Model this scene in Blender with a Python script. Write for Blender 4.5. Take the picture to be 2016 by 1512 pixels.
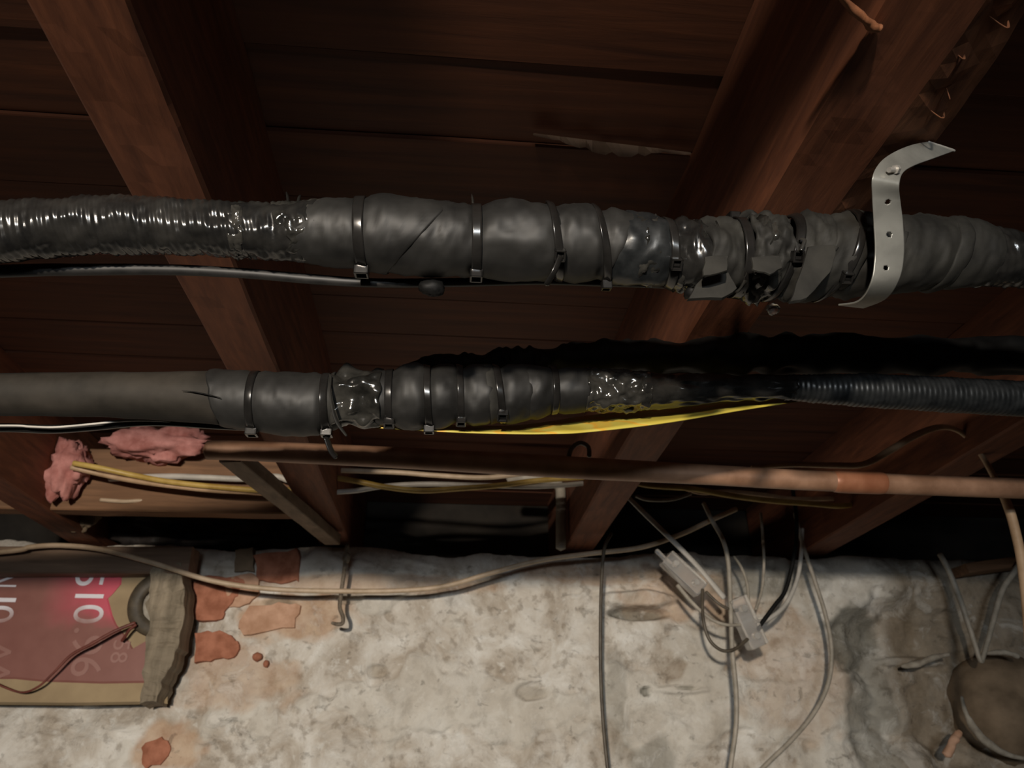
import bpy, bmesh, math, random
import numpy as np
from mathutils import Vector, Matrix

for o in list(bpy.data.objects):
    bpy.data.objects.remove(o, do_unlink=True)
random.seed(7)
SC = bpy.context.scene
COL = SC.collection

# ------------------------------------------------------------------ camera
F = 1515.0
PITCH = math.radians(26.45)
YAW = math.radians(4.8)
CAM = Vector((0, 0, 1.45))
fwd = Vector((math.sin(YAW) * math.cos(PITCH), math.cos(YAW) * math.cos(PITCH), math.sin(PITCH)))
rgt = Vector((math.cos(YAW), -math.sin(YAW), 0))
upv = rgt.cross(fwd)
cd = bpy.data.cameras.new('camera')
cd.sensor_fit = 'HORIZONTAL'
cd.sensor_width = 36.0
cd.lens = 36.0 * F / 2016
cd.clip_start = 0.01
cd.dof.use_dof = True
cd.dof.focus_distance = 0.58
cd.dof.aperture_fstop = 14.0
cam = bpy.data.objects.new('camera', cd)
COL.objects.link(cam)
cam.matrix_world = Matrix.Translation(CAM) @ Matrix((rgt, upv, -fwd)).transposed().to_4x4()
SC.camera = cam

# ------------------------------------------------------------------ world, lights, exposure
w = bpy.data.worlds.new('world')
SC.world = w
w.use_nodes = True
w.node_tree.nodes['Background'].inputs[0].default_value = (0.5, 0.55, 0.62, 1)
w.node_tree.nodes['Background'].inputs[1].default_value = 0.004


def lamp(name, kind, loc, energy, color, target=None, **kw):
    d = bpy.data.lights.new(name, kind)
    d.energy = energy
    d.color = color
    for k, v in kw.items():
        setattr(d, k, v)
    o = bpy.data.objects.new(name, d)
    COL.objects.link(o)
    o.location = loc
    if target is not None:
        o.rotation_euler = (Vector(target) - Vector(loc)).to_track_quat('-Z', 'Y').to_euler()
    return o


lamp('work_lamp', 'SPOT', (-0.42, -1.60, 1.612), 315, (1.0, 0.87, 0.72), (-0.10, 1.54, 1.45),
     spot_size=math.radians(50), spot_blend=1.0, shadow_soft_size=0.045)
lamp('cool_fill', 'AREA', (-0.1, -2.2, 1.46), 26, (0.88, 0.95, 1.0), (0.0, 1.4, 1.75),  # cool fill light added behind the viewer; the rear wall has no opening
     shape='RECTANGLE', size=0.5, size_y=0.22)

SC.view_settings.view_transform = 'Standard'
SC.view_settings.look = 'None'
SC.view_settings.exposure = -0.42
SC.view_settings.gamma = 1.0
SC.view_settings.use_curve_mapping = False


# ------------------------------------------------------------------ pixel -> place helpers
def ray(u, v):
    return fwd + rgt * ((u - 1008) / F) + upv * ((756 - v) / F)


def P(u, v, Y):
    d = ray(u, v)
    return CAM + d * (Y / d.y)


def PZ(u, v, Z):
    d = ray(u, v)
    return CAM + d * ((Z - CAM.z) / d.z)


def pxm(u, v, Y):
    """metres per pixel at that place"""
    return (P(u, v, Y) - CAM).dot(fwd) / F


# ------------------------------------------------------------------ numpy noise
def _hash(ix, iy, iz, seed):
    n = (ix * 374761393 + iy * 668265263 + iz * 2147483647 + seed * 974634777) & 0xFFFFFFFF
    n = ((n ^ (n >> 13)) * 1274126177) & 0xFFFFFFFF
    n = n ^ (n >> 16)
    return (n & 0xFFFF).astype(np.float64) / 65535.0


def vnoise(x, y, z=0.0, seed=0):
    x, y, z = np.broadcast_arrays(np.asarray(x, float), np.asarray(y, float), np.asarray(z, float))
    ix, iy, iz = (np.floor(a).astype(np.int64) for a in (x, y, z))
    fx, fy, fz = x - ix, y - iy, z - iz
    fx, fy, fz = (f * f * (3 - 2 * f) for f in (fx, fy, fz))
    r = 0
    for a in (0, 1):
        for b in (0, 1):
            for c in (0, 1):
                h = _hash(ix + a, iy + b, iz + c, seed)
                r = r + h * (fx if a else 1 - fx) * (fy if b else 1 - fy) * (fz if c else 1 - fz)
    return r * 2 - 1


def fbm(x, y, z=0.0, seed=0, octv=4):
    r, a, s = 0, 1.0, 0
    for k in range(octv):
        r = r + a * vnoise(np.asarray(x) * 2 ** k, np.asarray(y) * 2 ** k, np.asarray(z) * 2 ** k, seed + k)
        s += a
        a *= 0.5
    return r / s


# ------------------------------------------------------------------ objects
def setp(o, label=None, cat=None, group=None, kind=None):
    if label: o['label'] = label
    if cat: o['category'] = cat
    if group: o['group'] = group
    if kind: o['kind'] = kind
    return o


def empty(name, loc, label=None, cat=None, group=None, kind=None):
    o = bpy.data.objects.new(name, None)
    o.empty_display_size = 0.02
    o.location = loc
    COL.objects.link(o)
    return setp(o, label, cat, group, kind)


def mesh_obj(name, verts, faces, mat, parent=None, smooth=True, **kw):
    me = bpy.data.meshes.new(name)
    me.from_pydata([tuple(v) for v in verts], [], faces)
    me.update()
    if smooth:
        me.polygons.foreach_set('use_smooth', [True] * len(me.polygons))
    o = bpy.data.objects.new(name, me)
    COL.objects.link(o)
    if mat: me.materials.append(mat)
    if parent is not None:
        o.parent = parent
        o.matrix_parent_inverse = Matrix.Translation(-parent.location)
    return setp(o, **kw)


def bm_obj(name, bm, mat, parent=None, smooth=False, **kw):
    me = bpy.data.meshes.new(name)
    bmesh.ops.recalc_face_normals(bm, faces=bm.faces)
    bm.to_mesh(me)
    bm.free()
    if smooth:
        me.polygons.foreach_set('use_smooth', [True] * len(me.polygons))
    o = bpy.data.objects.new(name, me)
    COL.objects.link(o)
    if mat: me.materials.append(mat)
    if parent is not None:
        o.parent = parent
        o.matrix_parent_inverse = Matrix.Translation(-parent.location)
    return setp(o, **kw)


def catmull(pts, n=10):
    pts = [Vector(p) for p in pts]
    out = []
    for i in range(len(pts) - 1):
        p0 = pts[max(i - 1, 0)]; p1 = pts[i]; p2 = pts[i + 1]; p3 = pts[min(i + 2, len(pts) - 1)]
        for k in range(n):
            t = k / n
            out.append(0.5 * ((2 * p1) + (p2 - p0) * t + (2 * p0 - 5 * p1 + 4 * p2 - p3) * t * t
                              + (-p0 + 3 * p1 - 3 * p2 + p3) * t ** 3))
    out.append(pts[-1])
    return out


def tube_data(pts, rad, nseg=10, sub=8, rough=0.0, seed=0, squash=None):
    """rounded-end tube along world points. rad: number or list per control point"""
    path = catmull(pts, sub)
    m = len(path)
    if isinstance(rad, (int, float)):
        rr = [rad] * m
    else:
        rr = list(np.interp(np.linspace(0, len(rad) - 1, m), range(len(rad)), rad))
    V, Fc = [], []
    t = (path[1] - path[0]).normalized()
    n = t.orthogonal().normalized()
    for i in range(m):
        a = path[max(i - 1, 0)]; b = path[min(i + 1, m - 1)]
        t = (b - a).normalized()
        n = (n - t * n.dot(t)).normalized()
        bn = t.cross(n)
        for j in range(nseg):
            ph = 2 * math.pi * j / nseg
            r = rr[i]
            if rough:
                r *= 1 + rough * float(vnoise(i * 0.35, math.cos(ph) * 1.3 + 5, math.sin(ph) * 1.3, seed))
            sy = squash if squash else 1.0
            V.append(path[i] + n * (r * math.cos(ph)) + bn * (r * sy * math.sin(ph)))
        if i:
            for j in range(nseg):
                k = (j + 1) % nseg
                Fc.append(((i - 1) * nseg + j, (i - 1) * nseg + k, i * nseg + k, i * nseg + j))
    for end, idx in ((0, 0), (1, m - 1)):
        tt = (path[1] - path[0]).normalized() * -1 if end == 0 else (path[-1] - path[-2]).normalized()
        V.append(path[idx] + tt * rr[idx] * 0.5)
        c = len(V) - 1
        for j in range(nseg):
            k = (j + 1) % nseg
            a, b = idx * nseg + j, idx * nseg + k
            Fc.append((c, b, a) if end == 0 else (c, a, b))
    return V, Fc


def tube(name, pts, rad, mat, parent=None, nseg=10, sub=8, rough=0.0, seed=0, squash=None, **kw):
    V, Fc = tube_data(pts, rad, nseg, sub, rough, seed, squash)
    return mesh_obj(name, V, Fc, mat, parent, **kw)


def cable(name, px, rpx, mat, parent=None, **kw):
    """px: list of (u, v, Y)"""
    pts = [P(*p) for p in px]
    if isinstance(rpx, (list, tuple)):
        rad = [r * pxm(*p) for r, p in zip(rpx, px)]
    else:
        rad = rpx * pxm(*px[len(px) // 2])
    return tube(name, pts, rad, mat, parent, **kw)


def slab(name, outline, Y, thick, mat, parent=None, jitter=0.0, seed=0, bevel=0.0015, dense=1, bulge=0.0, **kw):
    """outline of (u, v) on the plane y=Y, given real thickness towards the camera (-y)"""
    rnd = random.Random(seed)
    pts = []
    n = len(outline)
    for i in range(n):
        a, b = outline[i], outline[(i + 1) % n]
        for k in range(dense):
            t = k / dense
            j = jitter
            pts.append((a[0] + (b[0] - a[0]) * t + rnd.uniform(-j, j), a[1] + (b[1] - a[1]) * t + rnd.uniform(-j, j)))
    bm = bmesh.new()
    vs = [bm.verts.new(P(u, v, Y)) for u, v in pts]
    f = bm.faces.new(vs)
    r = bmesh.ops.extrude_face_region(bm, geom=[f])
    ev = [g for g in r['geom'] if isinstance(g, bmesh.types.BMVert)]
    c = Vector((0, 0, 0))
    for v in ev: c += v.co
    c /= len(ev)
    for v in ev:
        v.co.y -= thick
        v.co.x += (c.x - v.co.x) * 0.04
        v.co.z += (c.z - v.co.z) * 0.04
    if bevel:
        es = [e for e in bm.edges if all(v in ev for v in e.verts)]
        bmesh.ops.bevel(bm, geom=es, offset=bevel, segments=2, affect='EDGES', profile=0.6)
    if bulge:
        bmesh.ops.triangulate(bm, faces=[fc for fc in bm.faces if len(fc.verts) > 4])
        bmesh.ops.subdivide_edges(bm, edges=bm.edges[:], cuts=2, use_grid_fill=True)
        for v in bm.verts:
            v.co.y += bulge * float(fbm(v.co.x * 40, v.co.z * 40, 0, seed, 3)) if v.co.y < Y - thick * 0.5 else 0
    return bm_obj(name, bm, mat, parent, **kw)


def box_data(bm, size, mtx, bevel=0.0, seg=2):
    r = bmesh.ops.create_cube(bm, size=1.0, matrix=mtx @ Matrix.Diagonal((*size, 1)))
    if bevel:
        vs = r['verts']
        es = [e for e in bm.edges if all(v in vs for v in e.verts)]
        bmesh.ops.bevel(bm, geom=es, offset=bevel, segments=seg, affect='EDGES', profile=0.6)


def timber(name, p0, p1, w_, h_, mat, parent=None, seed=0, rough=0.0015, upd=Vector((0, 0, 1)), **kw):
    """sawn timber between two points with slightly uneven faces and worn arrises"""
    p0, p1 = Vector(p0), Vector(p1)
    a = (p1 - p0); L = a.length; a.normalize()
    s = a.cross(upd).normalized(); t = s.cross(a)
    sec = []
    c = min(w_, h_) * 0.06
    W, H = w_ / 2, h_ / 2
    for (x0, y0), (x1, y1) in (((-W + c, -H), (W - c, -H)), ((W, -H + c), (W, H - c)), ((W - c, H), (-W + c, H)), ((-W, H - c), (-W, -H + c))):
        for k in range(4):
            sec.append((x0 + (x1 - x0) * k / 3, y0 + (y1 - y0) * k / 3))
    m = len(sec)
    n = max(6, int(L / 0.03))
    V, Fc = [], []
    for i in range(n + 1):
        d = L * i / n
        for (x, y) in sec:
            k = rough * float(fbm(d * 18, x * 60 + 3, y * 60, seed, 3))
            l = math.hypot(x, y)
            V.append(p0 + a * d + s * (x + k * x / l) + t * (y + k * y / l))
        if i:
            for j in range(m):
                q = (j + 1) % m
                Fc.append(((i - 1) * m + j, (i - 1) * m + q, i * m + q, i * m + j))
    Fc.append(tuple(range(m - 1, -1, -1)))
    Fc.append(tuple(n * m + j for j in range(m)))
    return mesh_obj(name, V, Fc, mat, parent, smooth=False, **kw)


# ------------------------------------------------------------------ materials
class NT:
    def __init__(self, name):
        self.m = bpy.data.materials.new(name)
        self.m.use_nodes = True
        self.t = self.m.node_tree
        self.b = self.t.nodes['Principled BSDF']

    def n(self, typ, **kw):
        x = self.t.nodes.new(typ)
        for k, v in kw.items():
            if k in x.inputs.keys():
                x.inputs[k].default_value = v
            else:
                setattr(x, k, v)
        return x

    def l(self, a, b):
        self.t.links.new(a, b)

    def pos(self, scale=(1, 1, 1)):
        g = self.n('ShaderNodeNewGeometry')
        mp = self.n('ShaderNodeMapping')
        mp.inputs['Scale'].default_value = scale
        self.l(g.outputs['Position'], mp.inputs['Vector'])
        return mp.outputs[0]

    def noise(self, vec, scale, detail=4, rough=0.55, dist=0.0):
        x = self.n('ShaderNodeTexNoise')
        x.inputs['Scale'].default_value = scale
        x.inputs['Detail'].default_value = detail
        x.inputs['Roughness'].default_value = rough
        x.inputs['Distortion'].default_value = dist
        self.l(vec, x.inputs['Vector'])
        return x.outputs['Fac']

    def ramp(self, fac, stops):
        r = self.n('ShaderNodeValToRGB')
        cr = r.color_ramp
        while len(cr.elements) < len(stops): cr.elements.new(0.5)
        for e, (p, c) in zip(cr.elements, stops):
            e.position = p
            e.color = (*c, 1)
        self.l(fac, r.inputs[0])
        return r.outputs[0]

    def mix(self, fac, a, b, blend='MIX'):
        x = self.n('ShaderNodeMix', data_type='RGBA', blend_type=blend)
        for sock, val in ((x.inputs[0], fac), (x.inputs[6], a), (x.inputs[7], b)):
            if isinstance(val, (int, float)): sock.default_value = val
            elif isinstance(val, tuple): sock.default_value = (*val, 1)
            else: self.l(val, sock)
        return x.outputs[2]

    def math(self, op, a, b=0.0, clamp=False):
        x = self.n('ShaderNodeMath', operation=op, use_clamp=clamp)
        for sock, val in ((x.inputs[0], a), (x.inputs[1], b)):
            if isinstance(val, (int, float)): sock.default_value = val
            else: self.l(val, sock)
        return x.outputs[0]

    def bump(self, h, strength=0.3, dist=0.002):
        x = self.n('ShaderNodeBump')
        x.inputs['Strength'].default_value = strength
        x.inputs['Distance'].default_value = dist
        self.l(h, x.inputs['Height'])
        self.l(x.outputs[0], self.b.inputs['Normal'])

    def out(self, col=None, rough=0.6, metal=0.0, spec=None, coat=None):
        if col is not None:
            if isinstance(col, tuple): self.b.inputs['Base Color'].default_value = (*col, 1)
            else: self.l(col, self.b.inputs['Base Color'])
        if isinstance(rough, (int, float)): self.b.inputs['Roughness'].default_value = rough
        else: self.l(rough, self.b.inputs['Roughness'])
        self.b.inputs['Metallic'].default_value = metal
        if spec is not None: self.b.inputs['Specular IOR Level'].default_value = spec
        if coat: self.b.inputs['Coat Weight'].default_value = coat
        return self.m


def mat_wood(name, dark, light, grain=(1, 0.06, 1), scale=90, rough=0.75, bump=0.4):
    k = NT(name)
    g = k.noise(k.pos(grain), scale, 6, 0.6, 0.4)
    big = k.noise(k.pos(), 9, 4)
    c = k.ramp(g, [(0.3, dark), (0.7, light)])
    mid = tuple((a + b) * 0.4 for a, b in zip(dark, light))
    c = k.mix(k.ramp(big, [(0.4, (0, 0, 0)), (0.65, (1, 1, 1))]), c, k.mix(0.5, c, mid))
    k.bump(g, bump, 0.0015)
    return k.out(c, rough)


def mat_simple(name, a, b, scale=60, rough=0.6, bump=0.2, bdist=0.001, metal=0.0, spec=None, coat=None, lo=0.35, hi=0.65):
    k = NT(name)
    g = k.noise(k.pos(), scale, 5)
    c = k.ramp(g, [(lo, a), (hi, b)])
    if bump: k.bump(g, bump, bdist)
    return k.out(c, rough, metal, spec, coat)


M = {}
M['joist'] = mat_wood('joist_wood', (0.095, 0.029, 0.012), (0.25, 0.084, 0.035), (1, 0.12, 1), 110)
M['joist_core'] = mat_wood('torn_wood', (0.10, 0.035, 0.014), (0.34, 0.13, 0.055), (1, 0.25, 1), 60, bump=1.0)
M['board'] = mat_wood('floorboard_wood', (0.060, 0.0175, 0.0065), (0.145, 0.045, 0.015), (0.06, 1, 1), 70)
M['noggin'] = mat_wood('noggin_wood', (0.11, 0.055, 0.025), (0.27, 0.14, 0.07), (0.08, 1, 1), 80)
M['batten'] = mat_wood('grey_batten', (0.12, 0.085, 0.055), (0.26, 0.19, 0.13), (1, 0.4, 1), 60)
M['lintel'] = mat_wood('lintel_wood', (0.11, 0.07, 0.045), (0.24, 0.16, 0.11), (0.1, 1, 1), 70)
M['jamb'] = mat_wood('weathered_jamb', (0.12, 0.098, 0.066), (0.33, 0.275, 0.20), (1, 1, 0.1), 70, 0.85, 0.8)
M['foam'] = mat_simple('dark_foam', (0.010, 0.0098, 0.0095), (0.024, 0.0235, 0.022), 26, 0.54, 0.10, 0.0008, spec=0.40)
M['foam_dusty'] = mat_simple('dusty_foam', (0.018, 0.0155, 0.012), (0.040, 0.034, 0.027), 20, 0.7, 0.1, 0.0006, spec=0.3)
M['foam_dull'] = mat_simple('dull_foam', (0.014, 0.0135, 0.012), (0.034, 0.0325, 0.028), 34, 0.7, 0.25, 0.001, spec=0.35)
M['sleeve'] = mat_simple('shiny_black_plastic', (0.010, 0.010, 0.010), (0.026, 0.025, 0.023), 50, 0.20, 0.16, 0.001, spec=0.6)
M['tape'] = mat_simple('crumpled_tape', (0.012, 0.012, 0.011), (0.045, 0.043, 0.038), 45, 0.16, 0.5, 0.002, spec=0.7)
M['conduit'] = mat_simple('grey_conduit', (0.011, 0.0125, 0.0135), (0.026, 0.028, 0.029), 80, 0.36, 0.2, 0.0006)
M['tie'] = mat_simple('cable_tie_plastic', (0.010, 0.0095, 0.009), (0.020, 0.019, 0.018), 40, 0.20, 0.0, spec=0.6)
M['hose'] = mat_simple('matt_black_hose', (0.004, 0.004, 0.004), (0.010, 0.0095, 0.009), 60, 0.6, 0.3, 0.001, spec=0.25)
M['black'] = mat_simple('black_rubber', (0.014, 0.012, 0.010), (0.03, 0.026, 0.021), 60, 0.55, 0.2, 0.001)
M['wire_black'] = mat_simple('black_cable', (0.010, 0.010, 0.010), (0.026, 0.025, 0.024), 60, 0.52, 0.1, 0.0005)
M['copper'] = mat_simple('dull_copper', (0.27, 0.145, 0.085), (0.47, 0.27, 0.17), 22, 0.5, 0.15, 0.0006, metal=0.15)
M['copper_red'] = mat_simple('copper_coupling', (0.34, 0.13, 0.065), (0.50, 0.22, 0.12), 22, 0.42, 0.15, 0.0006, metal=0.2)
M['strap'] = mat_simple('galvanised_strap', (0.30, 0.30, 0.275), (0.42, 0.42, 0.385), 40, 0.40, 0.1, 0.0004, metal=0.45)
M['steel'] = mat_simple('bright_steel', (0.6, 0.58, 0.54), (0.8, 0.77, 0.72), 60, 0.3, 0.2, 0.0005, metal=0.6)
M['rust'] = mat_simple('rusty_iron', (0.09, 0.07, 0.05), (0.19, 0.155, 0.115), 150, 0.75, 0.4, 0.001)
M['beige_cable'] = mat_simple('beige_cable', (0.40, 0.30, 0.20), (0.54, 0.42, 0.30), 40, 0.5, 0.05, 0.0005)
M['tan_cable'] = mat_simple('tan_cable', (0.40, 0.26, 0.15), (0.58, 0.40, 0.25), 30, 0.5, 0.05, 0.0005)
M['grey_cable'] = mat_simple('grey_cable', (0.27, 0.245, 0.20), (0.40, 0.36, 0.30), 50, 0.55, 0.1, 0.0005)
M['dark_cable'] = mat_simple('brown_cable', (0.055, 0.043, 0.030), (0.11, 0.09, 0.065), 50, 0.5, 0.1, 0.0005)
M['white_cable'] = mat_simple('white_cable', (0.42, 0.40, 0.36), (0.58, 0.55, 0.50), 30, 0.4, 0.05, 0.0004)
M['yellow_cable'] = mat_simple('yellow_cable', (0.42, 0.27, 0.06), (0.60, 0.42, 0.12), 30, 0.45, 0.05, 0.0004)
M['plaster_white'] = mat_simple('pale_mortar', (0.24, 0.21, 0.17), (0.40, 0.37, 0.31), 60, 0.9, 0.5, 0.002)
M['brick'] = mat_simple('orange_brick', (0.27, 0.095, 0.050), (0.43, 0.175, 0.105), 45, 0.85, 0.6, 0.002)
M['brick_pale'] = mat_simple('salmon_brick', (0.42, 0.24, 0.15), (0.58, 0.36, 0.25), 40, 0.9, 0.6, 0.002)
M['stone_brown'] = mat_simple('brown_stone', (0.14, 0.10, 0.062), (0.26, 0.19, 0.125), 18, 0.85, 0.6, 0.003)
M['pink'] = mat_simple('pink_insulation', (0.34, 0.12, 0.10), (0.58, 0.26, 0.23), 40, 0.9, 0.6, 0.003)
M['bag'] = mat_simple('black_bag', (0.012, 0.010, 0.010), (0.035, 0.030, 0.028), 30, 0.42, 0.5, 0.003)
M['card'] = mat_simple('beige_board', (0.28, 0.205, 0.115), (0.38, 0.285, 0.165), 12, 0.75, 0.1, 0.0006)
M['ring'] = mat_simple('dark_ring', (0.045, 0.035, 0.022), (0.085, 0.066, 0.042), 60, 0.6, 0.2, 0.001)
M['red_wire'] = mat_simple('red_brown_wire', (0.10, 0.022, 0.015), (0.17, 0.045, 0.03), 40, 0.5, 0.1, 0.0005)
M['earth'] = mat_simple('bare_earth', (0.025, 0.018, 0.012), (0.06, 0.045, 0.03), 6, 0.95, 0.8, 0.01)
M['side_wall'] = mat_simple('dirty_masonry', (0.05, 0.04, 0.03), (0.11, 0.09, 0.07), 5, 0.95, 0.6, 0.01)
M['dark_fill'] = mat_simple('void_masonry', (0.010, 0.008, 0.006), (0.026, 0.021, 0.016), 12, 0.95, 0.6, 0.006)  # near black, painting in the dark of the void above the wall

k = NT('yellow_tape')
c = k.ramp(k.noise(k.pos((1, 1, 2)), 22, 2, 0.4), [(0.40, (0.62, 0.50, 0.08)), (0.52, (0.66, 0.56, 0.12)), (0.56, (0.78, 0.42, 0.05)), (0.64, (0.60, 0.50, 0.09))])
M['yellow_tape'] = k.out(c, 0.35)

k = NT('clear_plastic')
k.b.inputs['Transmission Weight'].default_value = 0.82
k.b.inputs['IOR'].default_value = 1.45
M['clear'] = k.out((0.95, 0.93, 0.90), 0.08)

# printed film: red purple print, glare painted brighter into its upper part
GLAREZ = P(150, 1215, 1.5).z


def printed(name, glare_a, glare_b, dull_a, dull_b, rough, xlim=True):
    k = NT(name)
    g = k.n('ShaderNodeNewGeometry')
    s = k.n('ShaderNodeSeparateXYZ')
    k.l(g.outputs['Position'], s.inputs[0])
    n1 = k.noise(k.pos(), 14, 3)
    h = k.math('ADD', k.math('MULTIPLY', k.math('SUBTRACT', s.outputs['Z'], GLAREZ), 26.0), k.math('MULTIPLY', k.math('SUBTRACT', n1, 0.5), 2.2))
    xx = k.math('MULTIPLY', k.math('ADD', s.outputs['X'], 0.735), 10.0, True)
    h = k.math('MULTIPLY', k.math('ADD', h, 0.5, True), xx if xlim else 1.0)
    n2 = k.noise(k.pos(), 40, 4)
    a = k.mix(n2, glare_a, glare_b)
    b = k.mix(n2, dull_a, dull_b)
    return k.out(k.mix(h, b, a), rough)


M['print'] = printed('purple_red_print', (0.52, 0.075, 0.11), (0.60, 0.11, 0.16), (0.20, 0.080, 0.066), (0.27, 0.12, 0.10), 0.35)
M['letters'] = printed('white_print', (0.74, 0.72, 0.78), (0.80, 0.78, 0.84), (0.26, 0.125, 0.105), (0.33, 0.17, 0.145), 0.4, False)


# ------------------------------------------------------------------ the room
HB = 0.40                     # joist undersides above the camera
ZJ = CAM.z + HB
ZC = CAM.z + 0.575            # underside of the floorboards
YW = 1.54                     # face of the far wall


def quad_struct(name, pts, mat):
    return mesh_obj(name, pts, [(0, 1, 2, 3)], mat, None, smooth=False, kind='structure')


def thick_wall(name, a, b, mat):
    bm = bmesh.new()
    a, b = Vector(a), Vector(b)
    box_data(bm, (b - a), Matrix.Translation((a + b) / 2))
    return bm_obj(name, bm, mat, kind='structure')


thick_wall('floor', (-2.4, -2.8, -0.1), (2.4, 2.0, 0.0), M['earth'])
thick_wall('wall_left', (-2.4, -2.8, 0.0), (-2.25, 2.0, 2.05), M['side_wall'])
thick_wall('wall_right', (2.25, -2.8, 0.0), (2.4, 2.0, 2.05), M['side_wall'])
thick_wall('wall_rear', (-2.25, -2.8, 0.0), (2.25, -2.65, 2.05), M['side_wall'])
# unseen beam added under the joists behind the viewer to block the lamp
thick_wall('shade_beam', (-2.25, -0.38, 1.782), (2.25, -0.30, 1.852), M['joist'])
thick_wall('void_dark_wall', (-2.25, 1.82, 0.0), (2.25, 2.0, 2.05), M['dark_fill'])

# ceiling: floorboards laid across the joists, one object each
ceil = empty('ceiling', (0, 0, ZC), kind='structure')
rb = random.Random(3)
y0 = 0.497 - 0.1015 * 31
i = 0
while y0 < 1.80:
    wdt = 0.1015
    dz = rb.uniform(-0.0015, 0.0025)
    if abs(y0 - 0.497) < 0.02: dz = 0.004
    V, Fc = [], []
    n = 40
    sec = [(0.0002, 0.022), (0.0002, 0.001), (0.0015, 0.0), (wdt / 3, 0), (2 * wdt / 3, 0), (wdt - 0.0015, 0.0), (wdt - 0.0002, 0.001), (wdt - 0.0002, 0.022)]
    for a in range(n + 1):
        x = -2.24 + 4.48 * a / n
        for (yy, zz) in sec:
            V.append((x, y0 + yy + 0.0008 * float(vnoise(x * 6, yy * 9 + i)), ZC + zz + dz + 0.0008 * float(vnoise(x * 4, yy * 20 + i * 3, 2))))
        if a:
            for b in range(len(sec)):
                q = (b + 1) % len(sec)
                Fc.append(((a - 1) * 8 + b, (a - 1) * 8 + q, a * 8 + q, a * 8 + b))
    mesh_obj('floorboard', V, Fc, M['board'], ceil, smooth=False)
    y0 += wdt
    i += 1
# splintered strip hanging from the joint between two boards
V, Fc = [], []
for a in range(25):
    t = a / 24
    u = 1050 + 310 * t
    v = 262 + 38 * t
    wv = (6 + 20 * math.sin(math.pi * t) ** 2 * (1 if t < 0.72 else 0.5)) * (1 if a % 4 else 0.7)
    p1, p2 = PZ(u, v, ZC - 0.002), PZ(u, v + wv, ZC - 0.010 - 0.004 * math.sin(a))
    V += [p1, p2, p2 + Vector((0, 0.002, 0.003)), p1 + Vector((0, 0.003, 0.002))]
    if a:
        for b in range(4):
            q = (b + 1) % 4
            Fc.append(((a - 1) * 4 + b, (a - 1) * 4 + q, a * 4 + q, a * 4 + b))
mesh_obj('splinter', V, Fc, M['lintel'], ceil, smooth=False)


# ------------------------------------------------------------------ joists
def joist(x0, x1, label, wane=False, seed=0, y0=-2.64, y1=1.80):
    ys = np.concatenate([np.arange(y0, 0.0, 0.06), np.arange(0.0, y1 + 1e-6, 0.012 if wane else 0.02)])
    V, Fc, mi = [], [], []
    for y in ys:
        wb = 0.0012 * float(vnoise(y * 7, seed, 1))
        xl, xr = x0 + wb, x1 + 0.0012 * float(vnoise(y * 6, seed + 9))
        if wane:
            cx = 0.030 + 0.014 * float(fbm(y * 9, seed, 3, 5, 3))
            cz = 0.026 + 0.012 * float(fbm(y * 14, seed, 8, 6, 3))
            fade = min(1.0, max(0.0, (0.62 - y) / 0.2)) if y > 0.42 else 1.0
            cx = cx * fade + 0.002 * (1 - fade); cz = cz * fade + 0.002 * (1 - fade)
            cx *= 0.35
            ext = 0.055 * fade
        else:
            cx = cz = 0.0022 + 0.0012 * abs(float(vnoise(y * 20, seed, 5)))
            ext = 0
        a = xr - cx + ext * 0.2; b = xr + ext
        sec = [(xl, ZC), (xl, ZC - 0.06), (xl, ZJ + 0.05), (xl, ZJ + 0.003), (xl + 0.003, ZJ)]
        for t in (0.2, 0.4, 0.6, 0.8):
            sec.append((xl + (a - xl) * t, ZJ + 0.0006 * float(vnoise(y * 30, t * 5, seed))))
        sec.append((a, ZJ))
        for t in (0.25, 0.5, 0.75):
            rg = 0.005 * float(fbm(y * 40, t * 4, seed, 11, 3)) if wane else 0
            sec.append((a + (b - a) * t, ZJ + cz * t + rg * (fade if wane else 0)))
        sec += [(b, ZJ + cz), (b, ZJ + 0.06), (b, ZC)]
        m = len(sec)
        for (x, z) in sec: V.append((x, y, z))
    n = len(ys)
    for i in range(1, n):
        for j in range(m):
            q = (j + 1) % m
            Fc.append(((i - 1) * m + j, (i - 1) * m + q, i * m + q, i * m + j))
            mi.append(1 if (wane and 9 <= j <= 13 and ys[i] < 0.62) else 0)
    Fc.append(tuple(range(m - 1, -1, -1))); mi.append(0)
    Fc.append(tuple((n - 1) * m + j for j in range(m))); mi.append(0)
    o = mesh_obj('floor_joist', V, Fc, M['joist'], None, smooth=False, label=label, cat='beam', group='floor joists')
    o.data.materials.append(M['joist_core'])
    o.data.polygons.foreach_set('material_index', mi)
    bm = bmesh.new(); bm.from_mesh(o.data)
    bmesh.ops.recalc_face_normals(bm, faces=bm.faces); bm.to_mesh(o.data); bm.free()
    return o


XL0, XL1 = PZ(338, 536, ZJ).x, PZ(471, 536, ZJ).x
XR0, XR1 = PZ(1424, 536, ZJ).x, PZ(1556, 536, ZJ).x
SP = XR0 - XL0
joist(XL0, XL1, 'straight reddish brown joist running away from the top left corner', seed=1)
j_r = joist(XR0, XR1, 'joist with torn splintered edge running away from the top right corner', wane=True, seed=2)
joist(XL0 - SP, XL1 - SP, 'dark joist at far left edge ending above the purple red panel', seed=3)
joist(XR0 + SP, XR1 + SP, 'shadowed joist beyond the right edge ending above the hanging wire ends', seed=4)
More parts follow.
